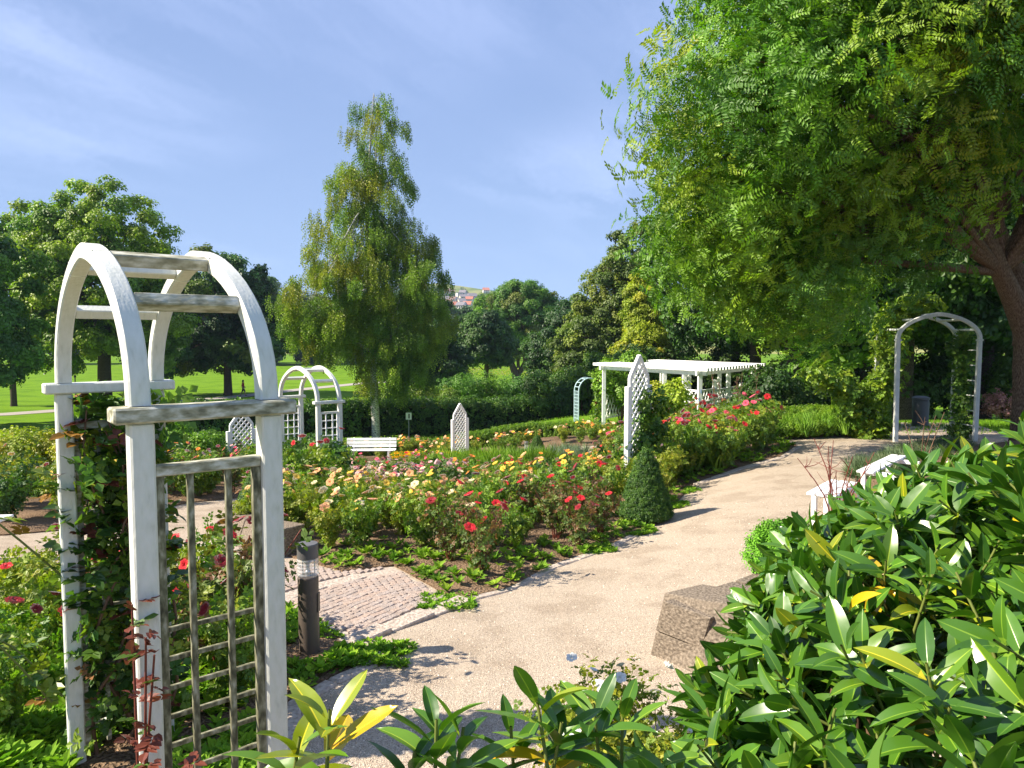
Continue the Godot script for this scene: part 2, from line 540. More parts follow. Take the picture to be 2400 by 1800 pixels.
# ---------- shared small meshes ----------
func make_meshes() -> void:
	# broadleaf sprig (maple, lime, hedge plants): leaves in a loose umbrella, about 1 across
	for k in 2:
		var b := MB.new()
		for i in 13:
			var a := i * 2.4 + R(-0.3, 0.3)
			var e := R(-0.25, 0.75)
			var out := Vector3(cos(a) * cos(e), sin(e), sin(a) * cos(e))
			var at := out * R(0.05, 0.32) + Vector3(0, R(-0.2, 0.2), 0)
			var nn := (Vector3.UP * 1.0 + out * 0.5 + rdir() * 0.55).normalized()
			var f := (out - nn * out.dot(nn)).normalized()
			b.col = Color.WHITE * R(0.82, 1.15)
			b.leaf4(at, f, nn, R(0.26, 0.36), R(0.20, 0.27))
		S["broad%d" % k] = b.mesh()
	# small-leaved sprig for dense shrubs and clipped box
	var b2 := MB.new()
	for i in 16:
		var a := i * 2.4
		var y := i / 16.0
		var out := Vector3(cos(a), 0.5, sin(a)).normalized()
		var nn := (Vector3.UP + out * 0.8 + rdir() * 0.5).normalized()
		var f := (out - nn * out.dot(nn)).normalized()
		b2.col = Color.WHITE * R(0.75, 1.2)
		b2.leaf(Vector3(0, y * 0.7 - 0.2, 0) + out * 0.05, f, nn, 0.26, 0.15)
	S.small = b2.mesh()
	# hanging birch strand, 1 long, leaves along it
	var b3 := MB.new()
	for i in 20:
		var y := -i / 20.0
		var a := i * 2.4
		var out := Vector3(cos(a), -0.8, sin(a)).normalized()
		b3.col = Color.WHITE * R(0.75, 1.25)
		b3.leaf(Vector3(sin(y * 5.0) * 0.04, y, cos(y * 4.0) * 0.04) + out * 0.05, out, (rdir() + Vector3.UP * 0.4 + Vector3(-0.4, 0, 0.3)).normalized(), R(0.10, 0.14), R(0.085, 0.12))
	S.strand = b3.mesh()
	# pinnate twig: six compound leaves along a twig of length 0.5
	for k in 2:
		var b4 := MB.new()
		for i in 7:
			var at := Vector3(R(-0.01, 0.01), i * 0.07, R(-0.01, 0.01))
			var a := i * 2.5 + k
			var out := Vector3(cos(a), R(0.15, 0.6), sin(a)).normalized()
			var side := out.cross(Vector3.UP).normalized()
			var up := side.cross(out).normalized()
			var ll := R(0.20, 0.28)
			for j in 7:
				var q := at + out * (ll * (0.2 + 0.8 * j / 6.0)) - Vector3.UP * (0.05 * j * j / 36.0)
				for sd in [-1.0, 1.0]:
					b4.col = Color.WHITE * R(0.8, 1.2)
					var f: Vector3 = (side * sd + out * 0.45 + up * R(-0.15, 0.25)).normalized()
					b4.leaf(q, f, (up + rdir() * 0.35).normalized(), R(0.05, 0.065), R(0.022, 0.028), 0.12)
		S["pinnate%d" % k] = b4.mesh()
	# rose sprig: three compound leaves of five leaflets on a short stem, about 0.16 long
	for k in 3:
		var b5 := MB.new()
		for i in 3:
			var a := i * 2.2 + k
			var out := Vector3(cos(a), R(0.2, 0.7), sin(a)).normalized()
			compound(b5, Vector3(0, i * 0.035, 0), out, 0.085, 0.036)
		S["rose%d" % k] = b5.mesh()
	for k in 3:
		var b6 := MB.new()
		compound(b6, Vector3.ZERO, Vector3(0, 0.25, 1).normalized(), 0.10, 0.048, true)
		S["rose_leaf%d" % k] = b6.mesh()
	S.bloom0 = bloom(0.35)
	S.bloom1 = bloom(0.6)
	S.bloom2 = bloom(0.18)
	# weeds: leafy rosette
	for k in 2:
		var b7 := MB.new()
		for i in 9:
			var a := i * 2.4 + R(-0.2, 0.2)
			var e := R(0.25, 1.0)
			var out := Vector3(cos(a) * cos(e), sin(e), sin(a) * cos(e))
			var nn := (Vector3.UP - out * 0.3 + rdir() * 0.2).normalized()
			nn = (nn - out * nn.dot(out)).normalized()
			b7.col = Color.WHITE * R(0.8, 1.15)
			if k == 0: b7.leaf4(Vector3.ZERO, out, nn, R(0.07, 0.11), R(0.028, 0.045))
			else: b7.leaf4(out * 0.03, out, nn, R(0.05, 0.08), R(0.04, 0.055))
		S["weed%d" % k] = b7.mesh()
	# grass tuft, 1 high
	var b8 := MB.new()
	for i in 12:
		var a := i * 2.4
		var o := Vector3(cos(a), 0, sin(a))
		var w := o.cross(Vector3.UP) * 0.022
		var at := o * R(0, 0.1)
		var m := at + Vector3.UP * R(0.45, 0.6) + o * R(0.05, 0.16)
		var tip := at + Vector3.UP * R(0.75, 1.0) + o * R(0.2, 0.5)
		var nn := (o + Vector3.UP * 0.6).normalized()
		b8.col = Color.WHITE * R(0.8, 1.2)
		b8.tri(at - w, at + w, m + w * 0.8, nn, nn, nn)
		b8.tri(at - w, m + w * 0.8, m - w * 0.8, nn, nn, nn)
		b8.tri(m - w * 0.8, m + w * 0.8, tip, nn, nn, nn)
	S.tuft = b8.mesh()
	# grit and clods
	var b9 := MB.new()
	var ps := []
	for i in 6:
		ps.append([Vector3.RIGHT, Vector3.LEFT, Vector3.UP, Vector3.DOWN, Vector3.FORWARD, Vector3.BACK][i] * R(0.35, 0.6))
	for e in [[0, 2, 4], [0, 5, 2], [1, 4, 2], [1, 2, 5], [0, 4, 3], [0, 3, 5], [1, 3, 4], [1, 5, 3]]:
		var nn: Vector3 = (ps[e[0]] + ps[e[1]] + ps[e[2]]).normalized()
		b9.tri(ps[e[0]], ps[e[1]], ps[e[2]], nn, nn, nn)
	S.clod = b9.mesh()
	for k in 4: S["laurel%d" % k] = laurel_leaf(k)

func compound(b: MB, at: Vector3, out: Vector3, l: float, w: float, round := false) -> void:
	var side := out.cross(Vector3.UP).normalized()
	var up := side.cross(out).normalized()
	var spots := [[1.0, 0.0], [0.62, 1.0], [0.62, -1.0], [0.30, 1.0], [0.30, -1.0]]
	for e in spots:
		var q: Vector3 = at + out * l * float(e[0]) * 0.62
		var f: Vector3 = (out * (1.0 if e[1] == 0.0 else 0.45) + side * float(e[1]) + up * R(-0.2, 0.2)).normalized()
		b.col = Color.WHITE * R(0.82, 1.15)
		var nn := (up + rdir() * 0.3).normalized()
		if round: b.leaf4(q, f, nn, l * R(0.48, 0.6), w * R(0.75, 1.0), 0.12)
		else: b.leaf(q, f, nn, l * R(0.48, 0.6), w, 0.12)

func bloom(open: float) -> ArrayMesh:
	# a double rose, 1 across: rings of cupped petals, tighter towards the heart
	var b := MB.new()
	var rings := [[0.10, 4, 0.30, 1.25], [0.20, 5, 0.34, 1.05], [0.30, 6, 0.36, 0.75], [0.38, 6, 0.36, 0.35]]
	for ri in rings.size():
		var e: Array = rings[ri]
		for i in int(e[1]):
			var a: float = TAU * i / e[1] + ri * 0.7 + R(-0.15, 0.15)
			var o := Vector3(cos(a), 0, sin(a))
			var s := o.cross(Vector3.UP)
			var tilt: float = lerpf(1.35, float(e[3]), open)
			var g := []
			for u in 3:
				var row := []
				var t := u / 2.0
				var el := tilt * (1.0 - t * 0.45)
				var p: Vector3 = o * (float(e[0]) * 0.5) + (o * cos(el) + Vector3.UP * sin(el)) * (float(e[2]) * t)
				for v in 3:
					var k := v - 1.0
					var wd: float = float(e[2]) * [0.35, 0.75, 0.6][u]
					row.append(p + s * k * wd * 0.62 - o * absf(k) * wd * 0.10 + Vector3.UP * (0.05 * absf(k) if u < 2 else -0.03 * absf(k)) * (1.0 + R(-0.5, 0.5)))
				g.append(row)
			for u in 2:
				for v in 2:
					b.flat(g[u][v], g[u][v + 1], g[u + 1][v + 1])
					b.flat(g[u][v], g[u + 1][v + 1], g[u + 1][v])
	return b.mesh()

func laurel_leaf(k: int) -> ArrayMesh:
	# cherry-laurel leaf, 1 long, along +Z, face up: arched blade folded at a raised pale rib
	var b := MB.new()
	var seg := 8
	var droop: float = [0.16, 0.30, 0.06, 0.38][k]
	var fold: float = [0.16, 0.24, 0.10, 0.28][k]
	var twist: float = [0.1, -0.15, 0.2, 0.0][k]
	var wmax: float = [0.155, 0.14, 0.165, 0.15][k]
	var us := [-1.0, -0.5, -0.065, 0.065, 0.5, 1.0]
	var p := []
	for i in seg + 1:
		var t := float(i) / seg
		var tt := t * 1.06 - 0.03
		var w := 0.012 + wmax * pow(maxf(sin(PI * pow(clampf(tt, 0, 1), 0.92)), 0.0), 0.62)
		if t < 0.10: w = 0.014
		if i == seg: w = 0.003
		var c := Vector3(0, -droop * t * t, t)
		var row := []
		for u in us:
			var q: Vector3 = c + Vector3(u * w, absf(u) * w * fold * 2.0 + sin(t * 17.0 + u * 2.0) * 0.004 * absf(u), 0)
			q = c + (q - c).rotated(Vector3.BACK, twist * t)
			row.append(q)
		p.append(row)
	var nr := []
	for i in seg + 1:
		var row := []
		for j in us.size():
			var du: Vector3 = p[i][mini(j + 1, us.size() - 1)] - p[i][maxi(j - 1, 0)]
			var dv: Vector3 = p[mini(i + 1, seg)][j] - p[maxi(i - 1, 0)][j]
			row.append(dv.cross(du).normalized())
		nr.append(row)
	for i in seg:
		for j in us.size() - 1:
			b.col = Color(1, 1, 1) if j == 2 else Color(0.36, 0.52, 0.5)
			if i == 0: b.col = Color(1, 1, 1)
			b.tri(p[i][j], p[i + 1][j], p[i + 1][j + 1], nr[i][j], nr[i + 1][j], nr[i + 1][j + 1])
			b.tri(p[i][j], p[i + 1][j + 1], p[i][j + 1], nr[i][j], nr[i + 1][j + 1], nr[i][j + 1])
	return b.mesh()

# ---------- ground ----------
func grid(xs: Array, ds: Array, hf: Callable) -> ArrayMesh:
	var b := MB.new()
	var p := []
	var nr := []
	for d in ds:
		var row := []
		var rn := []
		for x in xs:
			var e := maxf(0.05, absf(d) * 0.01)
			var y: float = hf.call(x, d)
			var gx: float = (hf.call(x + e, d) - y) / e
			var gz: float = (hf.call(x, d + e) - y) / e
			row.append(Vector3(x, y, -d))
			rn.append(Vector3(-gx, 1.0, gz).normalized())
		p.append(row)
		nr.append(rn)
	for i in ds.size() - 1:
		for j in xs.size() - 1:
			b.tri(p[i][j], p[i][j + 1], p[i + 1][j + 1], nr[i][j], nr[i][j + 1], nr[i + 1][j + 1])
			b.tri(p[i][j], p[i + 1][j + 1], p[i + 1][j], nr[i][j], nr[i + 1][j + 1], nr[i + 1][j])
	return b.mesh()

func poly(a: Array) -> PackedVector2Array:
	var p := PackedVector2Array()
	for i in range(0, a.size(), 2):
		p.push_back(Vector2(a[i], a[i + 1]))
	return p

func edge_distance(p: PackedVector2Array, q: Vector2) -> float:
	var best := 1e9
	for i in p.size():
		var c := Geometry2D.get_closest_point_to_segment(q, p[i], p[(i + 1) % p.size()])
		best = minf(best, c.distance_to(q))
	return best

# a sheet in the outline p (x, d), laid dy above the land, heaped up by mound towards its middle and roughened by lumps
func sheet(called: String, p: PackedVector2Array, dy: float, step: float, m: Material, mound := 0.0, rough := 0.0, skirt := 0.0, parent: Node = null) -> MeshInstance3D:
	var b := MB.new()
	var lo := p[0]
	var hi := p[0]
	for q in p:
		lo = lo.min(q)
		hi = hi.max(q)
	var hf := func(q: Vector2) -> float:
		var y := gh(q.x, -q.y) + dy
		if mound > 0.0 or rough > 0.0:
			var e := edge_distance(p, q)
			y += mound * (1.0 - exp(-e / 0.7))
			if rough > 0.0:
				y += (lump.get_noise_2d(q.x * 3.1, q.y * 3.1) + 0.6 * lump.get_noise_2d(q.x * 9.0 + 40.0, q.y * 9.0)) * rough * minf(1.0, e / 0.15)
		return y
	var cache := {}
	var at := func(q: Vector2) -> Array:
		if cache.has(q): return cache[q]
		var y: float = hf.call(q)
		var gx: float = (hf.call(q + Vector2(0.04, 0)) - y) / 0.04
		var gd: float = (hf.call(q + Vector2(0, 0.04)) - y) / 0.04
		var r := [Vector3(q.x, y, -q.y), Vector3(-gx, 1, gd).normalized()]
		cache[q] = r
		return r
	var nx := int(ceil((hi.x - lo.x) / step))
	var ny := int(ceil((hi.y - lo.y) / step))
	for i in nx:
		for j in ny:
			var a := lo + Vector2(i, j) * step
			var cell := PackedVector2Array([a, a + Vector2(step, 0), a + Vector2(step, step), a + Vector2(0, step)])
			var inside := 0
			for q in cell:
				if Geometry2D.is_point_in_polygon(q, p): inside += 1
			var pieces: Array = [cell]
			if inside < 4:
				pieces = Geometry2D.intersect_polygons(p, cell)
			for piece in pieces:
				var ix := Geometry2D.triangulate_polygon(piece)
				for k in range(0, ix.size(), 3):
					var r0: Array = at.call(piece[ix[k]])
					var r1: Array = at.call(piece[ix[k + 1]])
					var r2: Array = at.call(piece[ix[k + 2]])
					b.tri(r0[0], r1[0], r2[0], r0[1], r1[1], r2[1])
	if skirt > 0.0:
		for i in p.size():
			var q0 := p[i]
			var q1 := p[(i + 1) % p.size()]
			var n := int(ceil(q0.distance_to(q1) / step))
			for k in n:
				var u := q0.lerp(q1, float(k) / n)
				var w := q0.lerp(q1, float(k + 1) / n)
				var y0: float = hf.call(u)
				var y1: float = hf.call(w)
				b.flat(Vector3(u.x, y0, -u.y), Vector3(w.x, y1, -w.y), Vector3(w.x, y1 - skirt, -w.y))
				b.flat(Vector3(u.x, y0, -u.y), Vector3(w.x, y1 - skirt, -w.y), Vector3(u.x, y0 - skirt, -u.y))
	if parent: return part(called, b.mesh(), m, parent)
	var o := part(numbered(called), b.mesh(), m, self)
	tag(o, "", "", "", "structure")
	return o

func hill(x: float, d: float) -> float:
	var t := maxf(0.0, (d - 300.0) / 700.0)
	var lat := clampf(1.0 - 0.0016 * (x + 110.0), 0.5, 1.0) * (1.0 - 0.45 * sst(-140.0, -260.0, x))
	return -4.1 + 70.8 * (0.62 * t + 0.38 * t * t) * lat

func terrain() -> void:
	var xs := []
	for i in range(-46, 47):
		xs.append(signf(i) * (absf(i) * 0.6 + pow(absf(i) / 46.0, 3.0) * 330.0))
	var ds := []
	var d := -8.0
	while d < 330.0:
		ds.append(d)
		d += maxf(0.6, d * 0.03)
	var lawn := part(numbered("lawn"), grid(xs, ds, func(x, q): return gh(x, -q) - 0.03), M.turf, self)
	tag(lawn, "", "", "", "structure")
	var hx := []
	for i in range(-30, 31): hx.append(i * 40.0)
	var hd := []
	for i in 30: hd.append(296.0 + i * 30.0)
	var hl := part(numbered("hill"), grid(hx, hd, func(x, q): return hill(x, q) - 0.2), M.hillside, self)
	tag(hl, "", "", "", "structure")
	# gravel of the garden paths: one sheet, the beds lie on it
	sheet("gravel_path", poly([-9, -3, 14, -3, 14, 13.5, 10.2, 14.6, 12, 19, 11, 21, 8.6, 16, 7.2, 15.4, 5.8, 16.5, 5.2, 19.5, 5.0, 24.5, 3.8, 26.0, -1, 26.0, -6, 24.8, -8.5, 17, -9.5, 8]), 0.0, 0.5, M.gravel)
	# the park's asphalt walk
	sheet("park_walk", poly([-62.0, 47.0, -41.8, 59.2, -35.8, 68.4, -30.6, 77.4, -26.5, 90.0, -22.0, 101.0, -10.0, 118.0, -8.0, 116.1, -20.0, 99.1, -24.5, 88.1, -28.6, 75.5, -33.8, 66.5, -39.8, 57.3, -60.0, 45.1]), 0.0, 3.0, M.tarmac)
	sheet("park_walk", poly([-8, 88, 6, 84, 14, 86, 14, 87.6, 6, 85.8, -8, 90]), 0.0, 3.0, M.tarmac)

func far_town() -> void:
	var roofs := {"b": M.roof_brown, "r": M.roof_red, "g": M.roof_grey, "w": M.roof_grey}
	var spots := [[-84, 978, 11.5, "b"], [-70, 968, 7.3, "w"], [-66, 982, 8.5, "g"], [-60, 918, 11.8, "g"], [-51, 930, 11.4, "g"], [-39, 1092, 9, "r"], [-76, 828, 7.3, "g"], [-68, 838, 9.9, "b"], [-67, 788, 6.6, "b"], [-58, 834, 8.4, "g"], [-50, 858, 8.1, "r"], [-48, 788, 8.9, "r"], [-66, 730, 8.7, "b"], [-52, 750, 8.9, "g"], [-45, 746, 7.6, "w"], [-59, 754, 6.3, "r"]]
	var words := {"b": "brown tiled", "r": "red tiled", "g": "grey", "w": "flat grey"}
	var words2 := ["leftmost of the top row", "white block in the top row", "half hidden in the top row", "with a white gable in the second row", "right one of the second row", "alone on the ridge at the right", "left one of the third row", "broad one of the third row", "small gable in the fourth row", "middle of the third row", "right one of the third row", "bright one of the fourth row", "lowest left gable", "lowest in the middle", "lowest at the right", "small one of the lowest row"]
	for i in spots.size():
		var e: Array = spots[i]
		var x: float = e[0]
		var dd: float = e[1]
		var w: float = e[2]
		var h := R(5.0, 7.0)
		var o := thing("village_house", "far house with %s roof on the hill, %s" % [words[e[3]], words2[i]], "house", Vector3(x, hill(x, dd) - 1.0, -dd), R(-0.5, 0.5), "houses of the far village")
		var dp := R(8.0, 11.0)
		var b := MB.new()
		b.box(Vector3(0, h * 0.5, 0), Vector3(w * 0.5, 0, 0), Vector3(0, h * 0.5, 0), Vector3(0, 0, dp * 0.5), 0.05)
		var gable: bool = e[3] != "w"
		var rh := R(2.8, 4.0)
		if gable:
			for s in [-1.0, 1.0]:
				b.flat(Vector3(w * 0.5 * s, h, -dp * 0.5), Vector3(w * 0.5 * s, h, dp * 0.5), Vector3(w * 0.5 * s, h + rh, 0))
		part("wall", b.mesh(), M.house_wall if i % 3 else M.house_wall_cream, o)
		var r := MB.new()
		if gable:
			for s in [-1.0, 1.0]:
				var a := Vector3(0, h + rh + 0.1, 0)
				var q := Vector3(0, h - 0.5, s * (dp * 0.5 + 0.8))
				r.box((a + q) * 0.5 + Vector3(0, 0.12, 0), Vector3(w * 0.5 + 0.6, 0, 0), (q - a) * 0.5, Vector3(0, 0.15, 0.15 * s * 0.6), 0.0)
		else:
			r.box(Vector3(0, h + 0.2, 0), Vector3(w * 0.5 + 0.4, 0, 0), Vector3(0, 0.2, 0), Vector3(0, 0, dp * 0.5 + 0.4), 0.0)
		part("roof", r.mesh(), roofs[e[3]], o)
		var win := boxmesh(1.4, 1.5, 0.2, 0.0)
		for k in 3:
			for row in 2:
				part("window", win, M.window_dark, o, Transform3D(Basis(), Vector3((k - 1) * w * 0.28, 1.8 + row * 2.7, dp * 0.5 + 0.05)))
	# the wood and gardens between the houses read as one mass
	var xf := []
	var cs := PackedColorArray()
	for i in 900:
		var x := R(-190, 60)
		var dd := R(420, 1060)
		if rng.randf() < 0.25: dd = R(930, 1010)
		var ok := true
		for e in spots:
			if absf(x - e[0]) < e[2] * 0.7 and dd < e[1] + 8.0 and dd > e[1] - 42.0: ok = false
		if dd > 1000.0 and rng.randf() < 0.8: ok = false
		if not ok: continue
		var s := R(3.5, 8.0)
		for k in 5:
			xf.append(aim(Vector3(x + R(-1, 1) * s * 0.35, hill(x, dd) + s * R(0.15, 0.8), -dd + R(-1, 1) * s * 0.3), Vector3.UP + rdir() * 0.5, R(0, TAU), s * R(0.8, 1.2)))
			cs.push_back(tint([Color(0.04, 0.085, 0.03), Color(0.06, 0.11, 0.03), Color(0.03, 0.065, 0.03)], 0.25))
	tag(many("hillside_trees", S.broad0, M.leaf_soft, self, xf, cs), "dark green trees and gardens between the far village houses", "trees")

# ---------- trees ----------
# o: h, crown (list of lobes [x, y, z, rx, ry, rz] relative to the base), n clumps, cs clump radius, per sprigs per clump, mesh, sc sprig size, cols, tr trunk radius, forks (list of trunk polylines)
func tree(called: String, label: String, base: Vector3, o: Dictionary) -> Node3D:
	var t := thing(called, label, "tree", base, 0.0, o.get("group", ""))
	var tr: float = o.tr
	var b := MB.new()
	var stems: Array = o.forks
	for st in stems:
		var p := PackedVector3Array()
		var r := PackedFloat32Array()
		var pts: Array = st
		for i in pts.size():
			var q: Array = pts[i]
			p.push_back(Vector3(q[0], q[1], q[2]))
			r.push_back(q[3])
		b.tube(smooth_path(p, 3), smooth_radii(r, 3), 10, true, 0.06)
	part("trunk", b.mesh(), o.get("bark", M.bark), t)
	# clump centres, spread evenly over the shells of the lobes
	var lobes: Array = o.crown
	var total := 0.0
	for l in lobes: total += pow(l[3] * l[4] * l[5], 0.667)
	var xf := [[], []]
	var cc := [PackedColorArray(), PackedColorArray()]
	var lb := MB.new()
	var limbs := 0
	var cs: float = o.cs
	var inner: float = o.get("inner", 0.45)
	var hang: float = o.get("hang", 0.0)
	var up: float = o.get("up", 0.8)
	for l in lobes:
		var n := int(round(o.n * pow(l[3] * l[4] * l[5], 0.667) / total))
		var ctr := Vector3(l[0], l[1], l[2])
		var rad := Vector3(l[3], l[4], l[5])
		var ph := R(0, TAU)
		for i in n:
			var y := 1.0 - 2.0 * (i + 0.5) / n
			var rr := sqrt(1.0 - y * y)
			var a := i * 2.39996 + ph
			var dir := Vector3(cos(a) * rr, y, sin(a) * rr)
			var depth := 1.0 - pow(rng.randf(), 1.6) * inner + R(-0.08, 0.10)
			var c := ctr + dir * rad * depth
			var size := cs * R(0.7, 1.3)
			var ct := tint(o.cols, 0.16)
			if o.has("patch") and lump.get_noise_3d(c.x * 0.35, c.y * 0.35, c.z * 0.35) > 0.22: ct = tint(o.patch, 0.2)
			if limbs < int(o.get("limbs", 40)) and i % 2 == 0:
				limbs += 1
				var st: Array = stems[rng.randi() % stems.size()]
				var k := clampi(int(st.size() * R(0.45, 0.95)), 1, st.size() - 1)
				var q: Array = st[k]
				var from := Vector3(q[0], q[1], q[2])
				var mid := from.lerp(c, 0.5) + Vector3(0, R(-0.05, 0.08) * from.distance_to(c), 0)
				var r0: float = minf(q[3] * 0.55, 0.03 + 0.018 * from.distance_to(c))
				lb.tube(PackedVector3Array([from, mid, c]), PackedFloat32Array([r0, r0 * 0.6, r0 * 0.2]), 5, false)
			var per: int = int(o.per * R(0.75, 1.25))
			for j in per:
				var sd := rdir()
				var flat := Vector3(1.0, o.get("flat", 0.65), 1.0)
				var q := c + sd * flat * size * pow(rng.randf(), 0.45)
				var g := (sd * 0.9 + dir * 0.5 + Vector3.UP * up).normalized()
				if hang > 0.0:
					g = (Vector3.UP + rdir() * 0.16 - dir * 0.12).normalized()
				var w := rng.randi() % 2
				xf[w].append(aim(q, g, R(0, TAU), o.sc * R(0.7, 1.3)))
				var v := 1.0 + R(-0.22, 0.22)
				cc[w].push_back(Color(ct.r * v, ct.g * v, ct.b * v))
	if lb.v.size(): part("limbs", lb.mesh(), o.get("bark", M.bark), t)
	var m0: Mesh = o.mesh[0]
	var m1: Mesh = o.mesh[o.mesh.size() - 1]
	if m0 == m1:
		xf[0].append_array(xf[1])
		cc[0].append_array(cc[1])
		many("crown", m0, o.get("leaf", M.leaf), t, xf[0], cc[0])
	else:
		many("crown", m0, o.get("leaf", M.leaf), t, xf[0], cc[0])
		many("crown", m1, o.get("leaf", M.leaf), t, xf[1], cc[1])
	return t

func smooth_path(p: PackedVector3Array, k: int) -> PackedVector3Array:
	var c := Curve3D.new()
	for i in p.size():
		var tg := (p[mini(i + 1, p.size() - 1)] - p[maxi(i - 1, 0)]) / 6.0
		c.add_point(p[i], -tg, tg)
	var out := PackedVector3Array()
	for i in p.size() - 1:
		for j in k:
			out.push_back(c.sample(i, float(j) / k))
	out.push_back(p[p.size() - 1])
	return out

func smooth_radii(r: PackedFloat32Array, k: int) -> PackedFloat32Array:
	var out := PackedFloat32Array()
	for i in r.size() - 1:
		for j in k:
			out.push_back(lerpf(r[i], r[i + 1], float(j) / k))
	out.push_back(r[r.size() - 1])
	return out

func straight(h: float, r: float, lean := 0.0) -> Array:
	return [[0, -0.3, 0, r * 1.5], [0.02, 0.35, 0, r * 1.08], [lean * 0.3, h * 0.35, 0.05, r * 0.85], [lean * 0.7, h * 0.65, -0.1, r * 0.55], [lean, h, 0, r * 0.12]]

